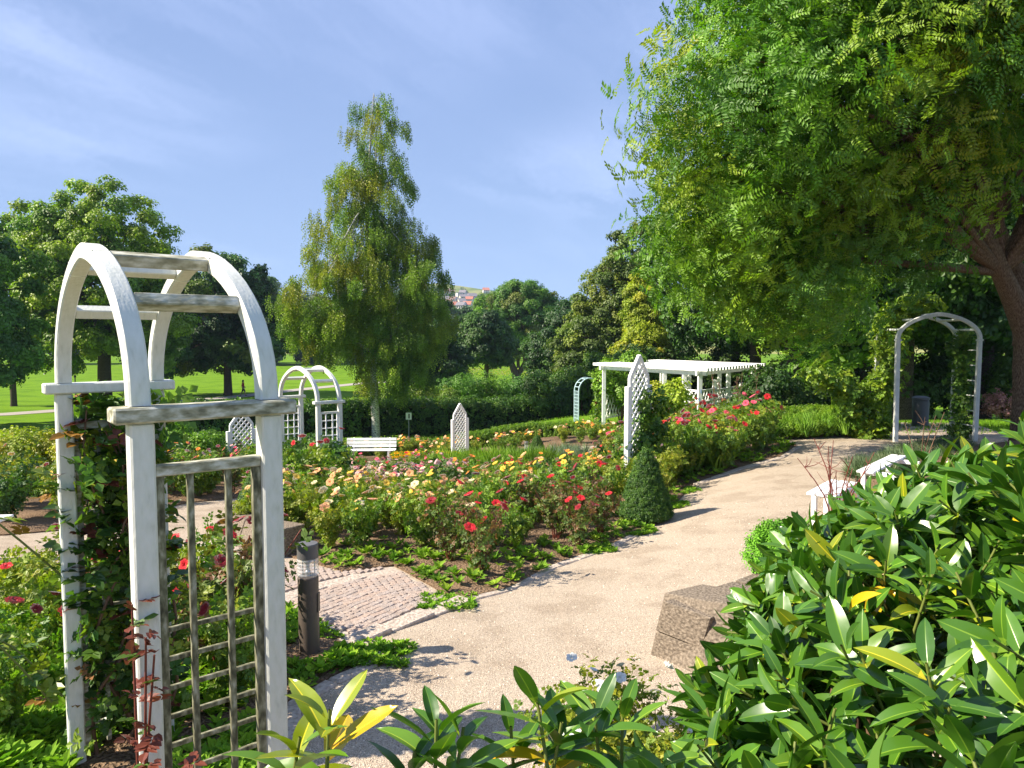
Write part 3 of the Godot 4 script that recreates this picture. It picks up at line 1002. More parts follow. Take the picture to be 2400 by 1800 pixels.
func park_trees() -> void:
	var green := [Color(0.075, 0.165, 0.014), Color(0.11, 0.215, 0.016), Color(0.055, 0.13, 0.014)]
	var lush := [Color(0.17, 0.26, 0.012), Color(0.22, 0.30, 0.012), Color(0.11, 0.20, 0.012)]
	var dark := [Color(0.035, 0.085, 0.014), Color(0.055, 0.12, 0.016), Color(0.025, 0.065, 0.013)]
	var blue := [Color(0.07, 0.12, 0.05), Color(0.09, 0.14, 0.05), Color(0.05, 0.09, 0.04)]
	var gold := [Color(0.28, 0.32, 0.015), Color(0.22, 0.28, 0.015), Color(0.34, 0.34, 0.02)]
	var broad := [S.broad0, S.broad1]
	# the maple behind the near arch
	tree("maple_tree", "large green maple on the park lawn behind the near rose arch", gp(-33.8, 60), {"tr": 0.55, "forks": [straight(15, 0.55, 0.5)], "crown": [[-0.6, 10.5, 0, 6.2, 5.2, 6.0], [0.5, 14.5, 0, 4.4, 3.9, 4.4], [-3.6, 7.2, 0, 3.6, 3.6, 4.0], [3.4, 7.4, 0, 3.4, 3.8, 4.0], [-3.2, 13.2, 0.5, 3.0, 3.4, 3.2]], "n": 210, "cs": 1.0, "per": 44, "mesh": broad, "sc": 0.72, "cols": lush, "inner": 0.35})
	tree("maple_tree", "tall dark-leaved tree at the left edge of the picture beyond the yellow shrubs", gp(-36.5, 48), {"tr": 0.4, "forks": [straight(12, 0.4, -0.3)], "crown": [[-1.5, 10.5, 0, 6.0, 4.6, 5], [0, 6.0, 0, 4.8, 4.0, 4.6]], "n": 130, "cs": 1.0, "per": 44, "mesh": broad, "sc": 0.7, "cols": green})
	tree("maple_tree", "thin-stemmed maple in the shade between two larger park trees", gp(-45.5, 66), {"tr": 0.25, "forks": [straight(13, 0.25, 0.3)], "crown": [[0, 11.5, 0, 5.5, 6.5, 5]], "n": 100, "cs": 1.1, "per": 40, "mesh": broad, "sc": 0.8, "cols": lush})
	tree("lime_tree", "dark round tree beside the walker on the park path", gp(-31.1, 79.2), {"tr": 0.42, "forks": [straight(10, 0.42, 0.2)], "crown": [[-2.2, 9.0, 0, 6.2, 6.2, 6.0], [3.0, 7.2, 0, 4.4, 4.4, 5.0], [-6, 5.4, 1, 3.6, 3.2, 3.6], [1.8, 11.5, 0, 3.4, 2.8, 3.4]], "n": 170, "cs": 1.2, "per": 42, "mesh": broad, "sc": 0.9, "cols": dark, "patch": gold_mix(), "inner": 0.35})
	# far trees at the end of the lawn
	var far := [[-96, 190, 22, 9], [-80, 186, 24, 9], [-68, 178, 26, 8], [-58, 172, 23, 8], [-50, 182, 19, 8], [-42, 190, 21, 9], [-30, 200, 18, 9], [-16, 205, 17, 9], [-112, 180, 23, 10], [-128, 170, 24, 10], [-144, 165, 24, 10]]
	for i in far.size():
		var e: Array = far[i]
		var w := ["blue-green tree with a high top at the far end of the lawn", "dull green tree at the far end of the lawn"]
		tree("far_tree", (w[0] if i == 3 else w[1] + ", %s of its row" % ORD[i]), gp(e[0], e[1]), {"group": "trees at the far end of the lawn", "tr": 0.4, "forks": [straight(e[2] * 0.8, 0.4)], "crown": [[0, e[2] * 0.5, 0, e[3] * 0.62, e[2] * 0.48, e[3] * 0.6], [2, e[2] * 0.3, 2, e[3] * 0.6, e[2] * 0.32, e[3] * 0.6]], "n": 46, "cs": 2.2, "per": 34, "mesh": broad, "sc": 1.9, "cols": blue if i in [2, 3, 4] else dark, "limbs": 0})
	# birch in the middle, hanging strands
	var bh := 17.4
	tree("birch_tree", "tall white-barked birch with hanging twigs in front of the long hedge", gp(-6.95, 36.8), {"tr": 0.21, "bark": M.birch_bark, "forks": [[[0, -0.3, 0, 0.32], [0, 0.4, 0, 0.22], [-0.08, 4, 0, 0.19], [-0.22, 8, 0, 0.14], [-0.3, 12, 0, 0.09], [0.1, bh, 0, 0.015]], [[-0.08, 3.4, 0, 0.12], [0.6, 5.4, 0.2, 0.08], [1.7, 8.2, 0, 0.05], [2.3, 9.7, 0, 0.02]], [[-0.2, 5.6, 0, 0.10], [-1.3, 7.2, 0.3, 0.07], [-2.8, 8.8, 0.2, 0.02]], [[-0.2, 4.6, 0, 0.09], [-1.6, 5.6, 0.6, 0.06], [-3.2, 6.8, 0.4, 0.02]]],
		"crown": [[0.25, 15.6, 0, 1.35, 1.9, 1.3], [-1.1, 13.0, 0, 1.3, 1.5, 1.3], [0.5, 12.5, 0, 1.5, 2.0, 1.5], [-0.9, 10.2, 0.3, 2.4, 1.9, 2.1], [1.7, 9.7, 0, 2.1, 1.6, 1.8], [0.2, 8.0, 0.3, 3.2, 2.0, 2.6], [-2.4, 7.0, 0.4, 2.4, 2.1, 2.2], [1.6, 6.6, 0.2, 2.3, 2.2, 2.2], [-1.8, 5.9, 0.5, 2.9, 1.5, 2.4], [1.4, 4.9, 0, 2.0, 1.7, 2.2], [0.9, 3.7, 0.4, 1.7, 1.2, 1.6]],
		"n": 270, "cs": 0.58, "per": 36, "mesh": [S.strand], "sc": 0.68, "cols": [Color(0.17, 0.25, 0.04), Color(0.21, 0.27, 0.04), Color(0.125, 0.20, 0.038)], "patch": [Color(0.25, 0.26, 0.035), Color(0.21, 0.24, 0.035)], "hang": 1.0, "inner": 0.6, "limbs": 90, "flat": 0.8})
	tree("dense_tree", "dark evergreen tree standing close behind the birch", gp(-8.4, 64), {"tr": 0.3, "forks": [straight(8, 0.3)], "crown": [[0, 5.2, 0, 3.6, 5.2, 3.4], [1.8, 3.4, 0, 3.0, 3.4, 3.2]], "n": 110, "cs": 0.8, "per": 34, "mesh": broad, "sc": 0.65, "cols": dark})
	# round tree with a forked trunk and its smaller neighbour
	tree("round_tree", "round-headed tree with a forked trunk beyond the hedge", gp(0.6, 104), {"tr": 0.5, "forks": [[[0, -0.3, 0, 0.75], [0, 0.8, 0, 0.62], [-0.9, 3.2, 0, 0.4], [-2.2, 6.5, 0, 0.22], [-3, 9, 0, 0.05]], [[0, 0.6, 0, 0.45], [1.2, 2.6, 0, 0.36], [2.4, 5.8, 0, 0.2], [3, 9, 0, 0.05]], [[0.3, 2, 0, 0.25], [0.2, 6, 0, 0.15], [0, 11, 0, 0.05]]], "crown": [[0, 9.0, 0, 6.4, 5.0, 6.0], [-3.2, 6.6, 0, 3.6, 3.0, 4], [3.6, 6.8, 0, 4.0, 3.4, 4], [0.4, 12.2, 0, 3.6, 2.4, 3.6]], "n": 190, "cs": 1.1, "per": 42, "mesh": broad, "sc": 0.85, "cols": green, "patch": [Color(0.12, 0.15, 0.02)]})
	tree("round_tree", "small dark tree with a straight trunk left of the forked one", gp(-2.9, 80), {"tr": 0.32, "forks": [straight(7, 0.32, 0.2)], "crown": [[-0.4, 6.2, 0, 2.9, 2.9, 2.9], [1.2, 5.2, 0, 2.2, 2.0, 2.2]], "n": 80, "cs": 0.9, "per": 36, "mesh": broad, "sc": 0.75, "cols": dark})
	tree("dark_tree", "dark bushy tree between the forked tree and the pergola", gp(6.0, 66), {"tr": 0.3, "forks": [straight(8, 0.3)], "crown": [[-1.0, 4.4, 0, 3.4, 5.0, 3.2], [-0.4, 7.0, 0, 2.6, 2.6, 2.6]], "n": 110, "cs": 0.9, "per": 36, "mesh": broad, "sc": 0.7, "cols": dark})
	# far screen right of the forked tree, and the weeping willow
	var far2 := [[2, 215, 17], [9, 220, 18], [16, 215, 17], [24, 210, 18], [33, 205, 17], [-24, 215, 15], [-12, 230, 16]]
	for i in far2.size():
		var e: Array = far2[i]
		tree("far_willow", "pale yellow-green tree in the far row behind the forked tree, %s of them" % ORD[i], gp(e[0], e[1]), {"group": "pale trees in the far row", "tr": 0.35, "forks": [straight(e[2] * 0.8, 0.35)], "crown": [[0, e[2] * 0.55, 0, 6.0, e[2] * 0.44, 5]], "n": 40, "cs": 2.0, "per": 30, "mesh": broad, "sc": 1.8, "cols": [Color(0.14, 0.21, 0.05), Color(0.11, 0.18, 0.05)], "limbs": 0})
	tree("willow_tree", "weeping willow showing above the forked tree, light green", gp(-4.6, 190), {"tr": 0.4, "forks": [straight(16, 0.4)], "crown": [[-1.6, 15.6, 0, 2.6, 3.0, 2.5], [5.5, 16.4, 0, 4.0, 3.0, 4]], "n": 60, "cs": 1.3, "per": 26, "mesh": [S.strand], "sc": 3.0, "cols": [Color(0.13, 0.21, 0.05)], "hang": 1.0, "limbs": 6})
	# the tall bush-like trees left of the big crown
	tree("hornbeam_tree", "tall olive-green tree rising behind the pergola", gp(8.2, 58), {"tr": 0.4, "forks": [straight(13, 0.4)], "crown": [[-0.6, 4.6, 0, 4.0, 4.6, 4.0], [0.4, 8.6, 0, 3.4, 3.4, 3.4], [1.4, 12.0, 0, 2.4, 2.6, 2.4], [-2.4, 3.4, 0.6, 2.6, 3.4, 2.6], [3.0, 6.0, 0, 3.0, 4.0, 3.0]], "n": 210, "cs": 0.85, "per": 40, "mesh": broad, "sc": 0.62, "cols": [Color(0.11, 0.16, 0.018), Color(0.15, 0.19, 0.018), Color(0.075, 0.115, 0.016)]})
	tree("golden_tree", "slim bright yellow-green tree beside the pergola", gp(7.7, 42.5), {"tr": 0.16, "forks": [straight(7.5, 0.16)], "crown": [[-0.2, 7.0, 0, 0.8, 1.6, 0.8], [0.1, 5.2, 0, 1.15, 1.8, 1.1], [-0.2, 3.6, 0.4, 1.5, 1.7, 1.4]], "n": 120, "cs": 0.45, "per": 34, "mesh": broad, "sc": 0.36, "cols": gold})
	# the shady trees behind the right-hand arch
	var shade := [[9.9, 25.5, 10, 3.0, 0.24], [13.2, 24.5, 10, 4.0, 0.30], [17.5, 27, 11, 4.4, 0.32], [21.0, 30.5, 11, 4.5, 0.30], [12.0, 36, 12, 5.0, 0.3], [18.5, 38, 12, 5.2, 0.3], [14.5, 47, 13, 6.0, 0.35], [25, 40, 12, 6.0, 0.35], [22, 52, 13, 6.5, 0.35]]
	for i in shade.size():
		var e: Array = shade[i]
		tree("shade_tree", ["dark tree with a bare trunk behind the low clipped hedge", "dark-stemmed tree seen through the tall wooden arch at the right", "dark tree behind the right post of the tall arch", "dark tree beyond the thick brown trunk at the right edge", "tree of the dark wood behind the pergola, %s of five" % ORD[maxi(0, i - 4)]][mini(i, 4)], gp(e[0], e[1]), {"group": "shady trees behind the garden", "tr": e[4], "forks": [straight(e[2] * 0.9, e[4], R(-0.5, 0.5))], "crown": [[0, e[2] * 0.68, 0, e[3], e[2] * 0.34, e[3]], [-0.6 + (2.4 if i == 0 else 0.0), e[2] * 0.46, 0.5, e[3] * 0.75, e[2] * 0.17, e[3] * 0.75]], "n": 120, "cs": 0.95, "per": 34, "mesh": broad, "sc": 0.6, "cols": green if i < 1 else dark})

func gold_mix() -> Array:
	return [Color(0.14, 0.17, 0.02), Color(0.10, 0.15, 0.015)]

# ---------- hedges and shrubs ----------
func hedge(called: String, label: String, pts: Array, width: float, height: float, mesh: Mesh, size: float, per_m2: float, cols: Array, fuzz := 0.1, lowest := 0.0, m: Material = null) -> void:
	var o := thing(called, label, "hedge", gp(pts[0], pts[1]))
	var base := o.position
	var xf := []
	var cs := PackedColorArray()
	var core := MB.new()
	for i in range(0, pts.size() - 2, 2):
		var a := gp(pts[i], pts[i + 1]) - base
		var b := gp(pts[i + 2], pts[i + 3]) - base
		var along := b - a
		var side := along.cross(Vector3.UP).normalized()
		var n := int(along.length() * (width + 2.0 * height) * per_m2)
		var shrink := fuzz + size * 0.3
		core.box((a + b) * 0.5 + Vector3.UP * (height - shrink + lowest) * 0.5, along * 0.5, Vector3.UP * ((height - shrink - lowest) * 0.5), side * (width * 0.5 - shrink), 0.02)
		for k in n:
			var t := rng.randf()
			var u := R(-height, width + height)
			var p := a.lerp(b, t)
			var nn := Vector3.UP
			if u < 0.0:
				p += -side * width * 0.5 + Vector3.UP * (height + u)
				nn = -side
				if height + u < lowest: continue
			elif u > width:
				p += side * width * 0.5 + Vector3.UP * (height - (u - width))
				nn = side
				if height - (u - width) < lowest: continue
			else:
				p += side * (u - width * 0.5) + Vector3.UP * height
			p += nn * (R(-fuzz, fuzz * 0.6) + lump.get_noise_3d(p.x * 0.8, p.y * 0.8, p.z * 0.8) * fuzz * 1.5)
			xf.append(aim(p, nn + Vector3.UP * 0.7 + rdir() * 0.6, R(0, TAU), size * R(0.7, 1.3)))
			cs.push_back(tint(cols, 0.22))
	part("dark_core", core.mesh(), M.core, o)  # one solid near-black mass under the leaf sprigs, no twigs modelled
	many("foliage", mesh, m if m else M.leaf, o, xf, cs)

func shrub(called: String, label: String, x: float, d: float, h: float, r: float, mesh: Mesh, size: float, n: int, cols: Array, group := "", cat := "shrub", up := 0.7, m: Material = null) -> Node3D:
	var o := thing(called, label, cat, gp(x, d, -0.02), R(0, TAU), group)
	var xf := []
	var cs := PackedColorArray()
	var st := MB.new()
	var tips := []
	for k in 9:
		var a := k * 2.4
		var q := Vector3(cos(a) * r * R(0.25, 0.8), h * R(0.45, 0.85), sin(a) * r * R(0.25, 0.8))
		tips.append([q, R(0.35, 0.6) * r, tint(cols, 0.15)])
		var r0 := clampf(h * 0.012, 0.004, 0.03)
		st.tube(PackedVector3Array([Vector3(cos(a) * 0.05, 0, sin(a) * 0.05), q * Vector3(0.4, 0.5, 0.4), q]), PackedFloat32Array([r0, r0 * 0.8, r0 * 0.4]), 5, false)
	tips.append([Vector3(0, h * 0.4, 0), r * 0.6, tint(cols, 0.15)])
	for i in n:
		var e: Array = tips[rng.randi() % tips.size()]
		var s := rdir()
		var c: Vector3 = e[0]
		var q := c + s * Vector3(e[1], minf(e[1], h * 0.4), e[1]) * pow(rng.randf(), 0.4)
		if q.y < 0.02: q.y = R(0.02, 0.15)
		xf.append(aim(q, s + Vector3.UP * up, R(0, TAU), size * R(0.7, 1.3)))
		var ct: Color = e[2]
		var v := 1.0 + R(-0.25, 0.25)
		cs.push_back(Color(ct.r * v, ct.g * v, ct.b * v))
	part("stems", st.mesh(), M.cane_brown, o)
	many("foliage", mesh, m if m else M.leaf, o, xf, cs)
	return o

func garden_hedges() -> void:
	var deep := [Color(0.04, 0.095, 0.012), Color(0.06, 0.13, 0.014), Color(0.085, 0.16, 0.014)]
	var fresh := [Color(0.14, 0.24, 0.014), Color(0.18, 0.28, 0.015), Color(0.10, 0.19, 0.014)]
	var yel := [Color(0.30, 0.30, 0.015), Color(0.22, 0.26, 0.015), Color(0.36, 0.30, 0.02)]
	hedge("long_hedge", "long dark clipped hedge between the rose garden and the park", [-19, 32, -10.5, 35.6, -6.9, 38.9, -1, 41, 5.4, 43.5], 1.7, 2.0, S.broad0, 0.36, 28, deep, 0.22, 0.25)
	hedge("low_hedge", "low yellow-green clipped hedge beside the tall wooden arch", [4.9, 17.4, 6.3, 16.3, 7.45, 16.0], 0.7, 0.5, S.small, 0.15, 330, fresh, 0.04)
	hedge("low_hedge", "square clipped yew hedge behind the tall wooden arch", [7.95, 16.6, 9.0, 18.3], 1.0, 0.72, S.small, 0.16, 320, [Color(0.13, 0.22, 0.012), Color(0.16, 0.24, 0.012), Color(0.09, 0.16, 0.012)], 0.05)
	hedge("low_hedge", "low green edging hedge behind the middle white bench", [-7.2, 25.2, -3.0, 27.6, 0.5, 28.4, 3.2, 27.6], 0.6, 0.55, S.small, 0.2, 170, fresh, 0.05)
	hedge("low_hedge", "low edging hedge under the yellow shrubs at the left", [-12, 13.2, -7.6, 12.6], 0.5, 0.5, S.small, 0.16, 260, fresh, 0.05)
	# shrubs at the left
	shrub("yellow_shrub", "yellow-leaved shrub at the far left behind the edging hedge", -10.4, 15.2, 1.15, 1.2, S.broad0, 0.20, 1300, yel, "yellow shrubs at the left")
	shrub("yellow_shrub", "yellow-green shrub left of the near arch with reddish tips", -8.5, 14.8, 1.05, 1.0, S.broad1, 0.18, 1100, [yel[1], yel[0], Color(0.32, 0.17, 0.03)], "yellow shrubs at the left")
	shrub("yellow_shrub", "golden shrub seen just left of the climbing rose", -9.4, 17.0, 1.1, 1.2, S.broad1, 0.2, 900, yel, "yellow shrubs at the left")
	shrub("leafy_shrub", "bright green leafy shrub seen through the near arch", -7.3, 16.2, 1.25, 0.7, S.broad0, 0.20, 1000, [Color(0.15, 0.27, 0.015), Color(0.12, 0.23, 0.015)])
	shrub("leafy_shrub", "bright green shrub behind the left lattice panel", -6.3, 18.6, 1.5, 0.6, S.broad1, 0.2, 600, [Color(0.17, 0.28, 0.015), Color(0.13, 0.24, 0.015)])
	for i in 4:
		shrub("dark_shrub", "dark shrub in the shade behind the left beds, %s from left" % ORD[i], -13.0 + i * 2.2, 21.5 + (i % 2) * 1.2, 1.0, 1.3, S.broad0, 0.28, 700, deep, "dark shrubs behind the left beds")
	# feathery shrubs standing above the long hedge
	for i in 4:
		shrub("feathery_shrub", "feathery light green shrub rising behind the long hedge, %s from left" % ORD[i], -3.4 + i * 1.9, 44.6 + i * 0.8, 3.6 - 0.25 * absf(i - 1), 1.7, S.broad1, 0.30, 1100, [Color(0.09, 0.20, 0.03), Color(0.12, 0.24, 0.03)], "feathery shrubs behind the hedge", "shrub", 0.2)
	for i in 3:
		shrub("feathery_shrub", "yellowish shrub under the birch at the long hedge, %s from left" % ORD[i], -7.5 + i * 1.6, 41.2 + i * 0.4, 2.9, 1.2, S.broad1, 0.3, 700, [Color(0.20, 0.26, 0.03), Color(0.14, 0.22, 0.02)], "yellowish shrubs under the birch")
	# around the pergola
	shrub("leafy_shrub", "fresh green shrub between the metal arch and the pergola", 4.9, 32.6, 3.3, 1.2, S.broad0, 0.34, 1400, [Color(0.12, 0.23, 0.015), Color(0.16, 0.27, 0.015)])
	shrub("grape_vine", "yellow-green vine with large leaves in front of the pergola", 5.35, 24.4, 2.3, 0.75, S.broad0, 0.34, 620, [Color(0.26, 0.33, 0.02), Color(0.18, 0.28, 0.02), Color(0.33, 0.34, 0.03)], "", "vine")
	for i in 4:
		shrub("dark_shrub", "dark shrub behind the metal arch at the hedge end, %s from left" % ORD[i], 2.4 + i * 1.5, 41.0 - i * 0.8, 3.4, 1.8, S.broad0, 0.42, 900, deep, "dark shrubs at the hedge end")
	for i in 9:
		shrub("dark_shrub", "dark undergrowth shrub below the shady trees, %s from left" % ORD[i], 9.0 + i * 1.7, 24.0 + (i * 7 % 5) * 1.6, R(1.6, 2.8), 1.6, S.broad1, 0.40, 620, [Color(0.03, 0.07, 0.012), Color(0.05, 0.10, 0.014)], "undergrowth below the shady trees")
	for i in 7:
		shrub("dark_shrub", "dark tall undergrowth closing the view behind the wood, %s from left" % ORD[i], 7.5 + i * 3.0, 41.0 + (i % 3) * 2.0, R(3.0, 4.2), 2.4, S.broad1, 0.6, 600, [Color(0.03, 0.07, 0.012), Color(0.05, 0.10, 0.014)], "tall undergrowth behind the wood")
	shrub("pink_shrub", "pink-flowered shrub glimpsed between the trunks at the right", 15.9, 23.0, 1.1, 0.9, S.broad1, 0.2, 500, [Color(0.12, 0.20, 0.02), Color(0.45, 0.20, 0.20)])
	# flower meadow far behind the forked tree
	var xf := []
	var cs := PackedColorArray()
	for i in 2600:
		var x := R(-16, 20)
		var d := R(118, 150)
		xf.append(aim(gp(x, d, 0.2), Vector3.UP + rdir() * 0.4, R(0, TAU), R(1.0, 2.2)))
		cs.push_back(tint([Color(0.34, 0.34, 0.03), Color(0.20, 0.30, 0.03), Color(0.42, 0.34, 0.04), Color(0.40, 0.30, 0.24)], 0.2))
	var me := many("flower_meadow", S.weed0, M.leaf_soft, self, xf, cs)
	tag(me, "yellow flower meadow on the far lawn behind the forked tree", "meadow")
	# grass standing on the nearer lawn
	xf = []
	cs = PackedColorArray()
	for i in 26000:
		var d := 26.0 + 34.0 * pow(rng.randf(), 1.3)
		var x := R(-0.75, 0.45) * d
		if absf(x) > 30: continue
		if d < 27.0 and absf(x) < 8.0: continue
		xf.append(aim(gp(x, d, -0.03), Vector3.UP + rdir() * 0.25, R(0, TAU), R(0.06, 0.13)))
		cs.push_back(tint([Color(0.16, 0.30, 0.018), Color(0.20, 0.34, 0.02), Color(0.12, 0.24, 0.016)], 0.2))
	for i in 9000:
		var x := R(8.5, 20)
		var d := R(15.5, 30)
		xf.append(aim(gp(x, d, -0.03), Vector3.UP + rdir() * 0.25, R(0, TAU), R(0.06, 0.13)))
		cs.push_back(tint([Color(0.16, 0.30, 0.018), Color(0.12, 0.24, 0.016)], 0.2))
	tag(many("grass", S.tuft, M.leaf_soft, self, xf, cs), "short green grass standing on the nearer lawns", "grass")

# ---------- stone ----------
func block(b0: Array, b1: Array) -> ArrayMesh:
	# hexahedron with chamfered look: bottom and top quads, corners in order
	var b := MB.new()
	var all: Array = b0 + b1
	var c := Vector3.ZERO
	for q in all: c += q / 8.0
	var inset := func(f: Array) -> void:
		var fc: Vector3 = (f[0] + f[1] + f[2] + f[3]) / 4.0
		var nn: Vector3 = (f[2] - f[0]).cross(f[3] - f[1]).normalized()
		if nn.dot(fc - c) < 0: nn = -nn
		var g := []
		for q in f:
			g.append(q + (fc - q).normalized() * 0.018)
		b.quad(g[0], g[1], g[2], g[3], nn)
		for i in 4:
			var j := (i + 1) % 4
			var e0: Vector3 = f[i] + (c - f[i]).normalized() * 0.010
			var e1: Vector3 = f[j] + (c - f[j]).normalized() * 0.010
			var en: Vector3 = (nn + ((f[i] + f[j]) * 0.5 - c).normalized()).normalized()
			b.quad(g[i], g[j], e1, e0, en)
	inset.call([b0[0], b0[1], b0[2], b0[3]])
	inset.call([b1[0], b1[1], b1[2], b1[3]])
	for i in 4:
		var j := (i + 1) % 4
		inset.call([b0[i], b0[j], b1[j], b1[i]])
	return b.mesh()

func stone_wall(called: String, label: String, line: Array, h0: float, h1: float, courses: int, thick: float, lens: float) -> void:
	# battered wall: its outer foot follows the line, the stones lean back to the right of it
	var o := thing(called, label, "wall", gp(line[0], line[1]))
	var base := o.position
	for c in courses:
		for i in range(0, line.size() - 2, 2):
			var a := Vector3(line[i], 0, -line[i + 1])
			var e := Vector3(line[i + 2], 0, -line[i + 3])
			var dir := (e - a).normalized()
			var inw := dir.cross(Vector3.UP).normalized()
			var len := a.distance_to(e)
			var n := maxi(1, int(round(len / lens)))
			var cut := [0.0]
			for k in n - 1: cut.append((k + 1.0 + (0.25 if c % 2 else -0.15) + R(-0.12, 0.12)) / n)
			cut.append(1.0)
			for k in n:
				var gap := 0.004
				var f := func(t: float, top: bool, back: bool) -> Vector3:
					var p := a.lerp(e, t)
					var tt := float(i) / maxf(1.0, line.size() - 2.0) + t * 2.0 / maxf(1.0, line.size() - 2.0)
					var hh := lerpf(h0, h1, tt)
					var lv := (c + (1.0 if top else 0.0)) / courses
					var y := gh(p.x, p.z) - 0.05 + hh * lv + (-gap if top else gap)
					return p + inw * (lv * 0.13 + (thick if back else 0.0)) + Vector3.UP * y - base
				var t0: float = cut[k] + gap / len
				var t1: float = cut[k + 1] - gap / len
				var jit := inw * R(-0.008, 0.008)
				var bot := [f.call(t0, false, false) + jit, f.call(t1, false, false) + jit, f.call(t1, false, true), f.call(t0, false, true)]
				var top := [f.call(t0, true, false) + jit, f.call(t1, true, false) + jit, f.call(t1, true, true), f.call(t0, true, true)]
				part("stone", block(bot, top), M.sandstone, o)

func stonework() -> void:
	stone_wall("stone_wall", "battered sandstone wall of the raised laurel bed", [2.05, 3.55, 1.14, 4.32, 0.90, 4.72, 1.52, 5.22, 2.2, 5.85, 2.95, 7.0], 0.54, 0.30, 2, 0.36, 0.62)
	stone_wall("stone_wall", "low sandstone wall below the box cone at the paved steps", [-2.55, 7.65, -2.87, 7.9, -3.68, 8.92, -4.0, 10.2], 0.36, 0.36, 1, 0.28, 0.6)
	# paved slope of small setts with pale stone treads
	var area := poly([-1.14, 5.02, -0.50, 5.92, -1.21, 7.24, -1.68, 7.0, -2.6, 7.62, -3.62, 8.75, -4.25, 7.35, -3.2, 6.5, -1.82, 5.85])
	sheet("paved_slope", area, 0.012, 0.3, M.pale_stone)
	var s := Vector2(-0.8, 0.6)
	var e := Vector2(0.6, 0.8)
	var org := Vector2(-0.82, 5.46)
	var found := []
	var rows := [-0.02, 1.28, 2.55]
	for i in range(1, 56):
		var u := i * 0.066
		var skip := false
		for r in rows:
			if absf(u - r) < 0.115: skip = true
		if skip: continue
		for j in range(-22, 23):
			var w := (j + (0.5 if i % 2 else 0.0)) * 0.074
			var bow := 0.05 * sin(w * 4.0)
			var q := org + s * (u + bow) + e * w
			if Geometry2D.is_point_in_polygon(q, area) and edge_distance(area, q) > 0.03:
				found.append(q)
	found.sort_custom(func(a: Vector2, b: Vector2) -> bool: return a.length() < b.length())
	var ground := thing("sett_paving", "small squared setts paving the slope beside the bollard lamp", "paving", gp(org.x, org.y))
	var ms := []
	for k in 5:
		var b := MB.new()
		var hx := 0.0315 + 0.0012 * k
		b.box(Vector3.ZERO, Vector3(hx, 0.0, 0.003 * (k - 2)), Vector3(0, 0.03, 0), Vector3(-0.002 * (k - 2), 0, 0.0285), 0.006)
		ms.append(b.mesh())
	var xf := []
	var cs := PackedColorArray()
	var ang := atan2(e.y, e.x)
	for i in found.size():
		var q: Vector2 = found[i]
		var n := Vector3((gh(q.x - 0.1, -q.y) - gh(q.x + 0.1, -q.y)) / 0.2, 1, (gh(q.x, -q.y - 0.1) - gh(q.x, -q.y + 0.1)) / 0.2 * -1.0).normalized()
		var bs := Basis(Vector3.UP, ang + R(-0.07, 0.07))
		bs = Basis(Quaternion(Vector3.UP, (n + Vector3(R(-0.04, 0.04), 0, R(-0.04, 0.04))).normalized())) * bs
		var t := Transform3D(bs, gp(q.x, q.y, 0.0 + R(-0.004, 0.004)) - ground.position)
		if i < 300:
			part("sett", ms[rng.randi() % 5], M["sett_stone_%d" % (rng.randi() % 5)], ground, t)
		else:
			xf.append(t)
			cs.push_back(Color.WHITE)
	if xf.size(): many("farther_setts", ms[0], M.sett_stone_1, ground, xf, cs)
	# pale treads across the slope
	for r in rows:
		var o := thing("stone_tread", ["pale stone tread between the gravel path and the setts", "pale stone tread crossing the sett paving", "pale stone tread at the lower end of the sett paving"][rows.find(r)], "step", Vector3.ZERO, 0.0, "stone treads of the paved slope")
		var mid: Vector2 = org + s * float(r)
		o.position = gp(mid.x, mid.y)
		for k in 3:
			var c: Vector2 = mid + e * ((k - 1) * 0.46)
			if not Geometry2D.is_point_in_polygon(c, area) and r > 0.5: continue
			var b := MB.new()
			var ex := Vector3(e.x, 0, -e.y)
			var sx := Vector3(s.x, 0, -s.y)
			b.box(gp(c.x, c.y, -0.022) - o.position, ex * 0.225, Vector3(0, 0.05, 0), sx * 0.085, 0.008)
			part("slab", b.mesh(), M.pale_stone, o)
	kerb([-0.50, 5.92, -0.05, 6.36, 0.42, 7.22, 1.18, 8.04, 1.5, 8.5], "flush stone edging along the front of the middle rose bed")
	kerb([-0.80, 2.75, -1.02, 3.1, -1.25, 4.0, -1.10, 4.32, -0.86, 4.68, -1.08, 4.98], "flush stone edging round the bollard lamp's bed")
	kerb([2.9, 11.35, 3.9, 12.05, 4.7, 12.55, 5.5, 13.8], "flush stone edging along the red rose bed")

func kerb(line: Array, label: String) -> void:
	var o := thing("stone_edging", label, "edging", gp(line[0], line[1]))
	for i in range(0, line.size() - 2, 2):
		var a := Vector2(line[i], line[i + 1])
		var e := Vector2(line[i + 2], line[i + 3])
		var n := maxi(1, int(round(a.distance_to(e) / 0.42)))
		for k in n:
			var u := a.lerp(e, (k + 0.012) / n)
			var w := a.lerp(e, (k + 0.988) / n)
			var b := MB.new()
			b.bar(gp(u.x, u.y, -0.028 + R(-0.004, 0.004)) - o.position, gp(w.x, w.y, -0.028 + R(-0.004, 0.004)) - o.position, R(0.095, 0.115), 0.09, Vector3.UP, 0.012)
			part("kerb_stone", b.mesh(), M.pale_stone, o)

var bed_main := PackedVector2Array()
var bed_near := PackedVector2Array()
var bed_left := PackedVector2Array()
var bed_back := PackedVector2Array()
var bed_laurel := PackedVector2Array()

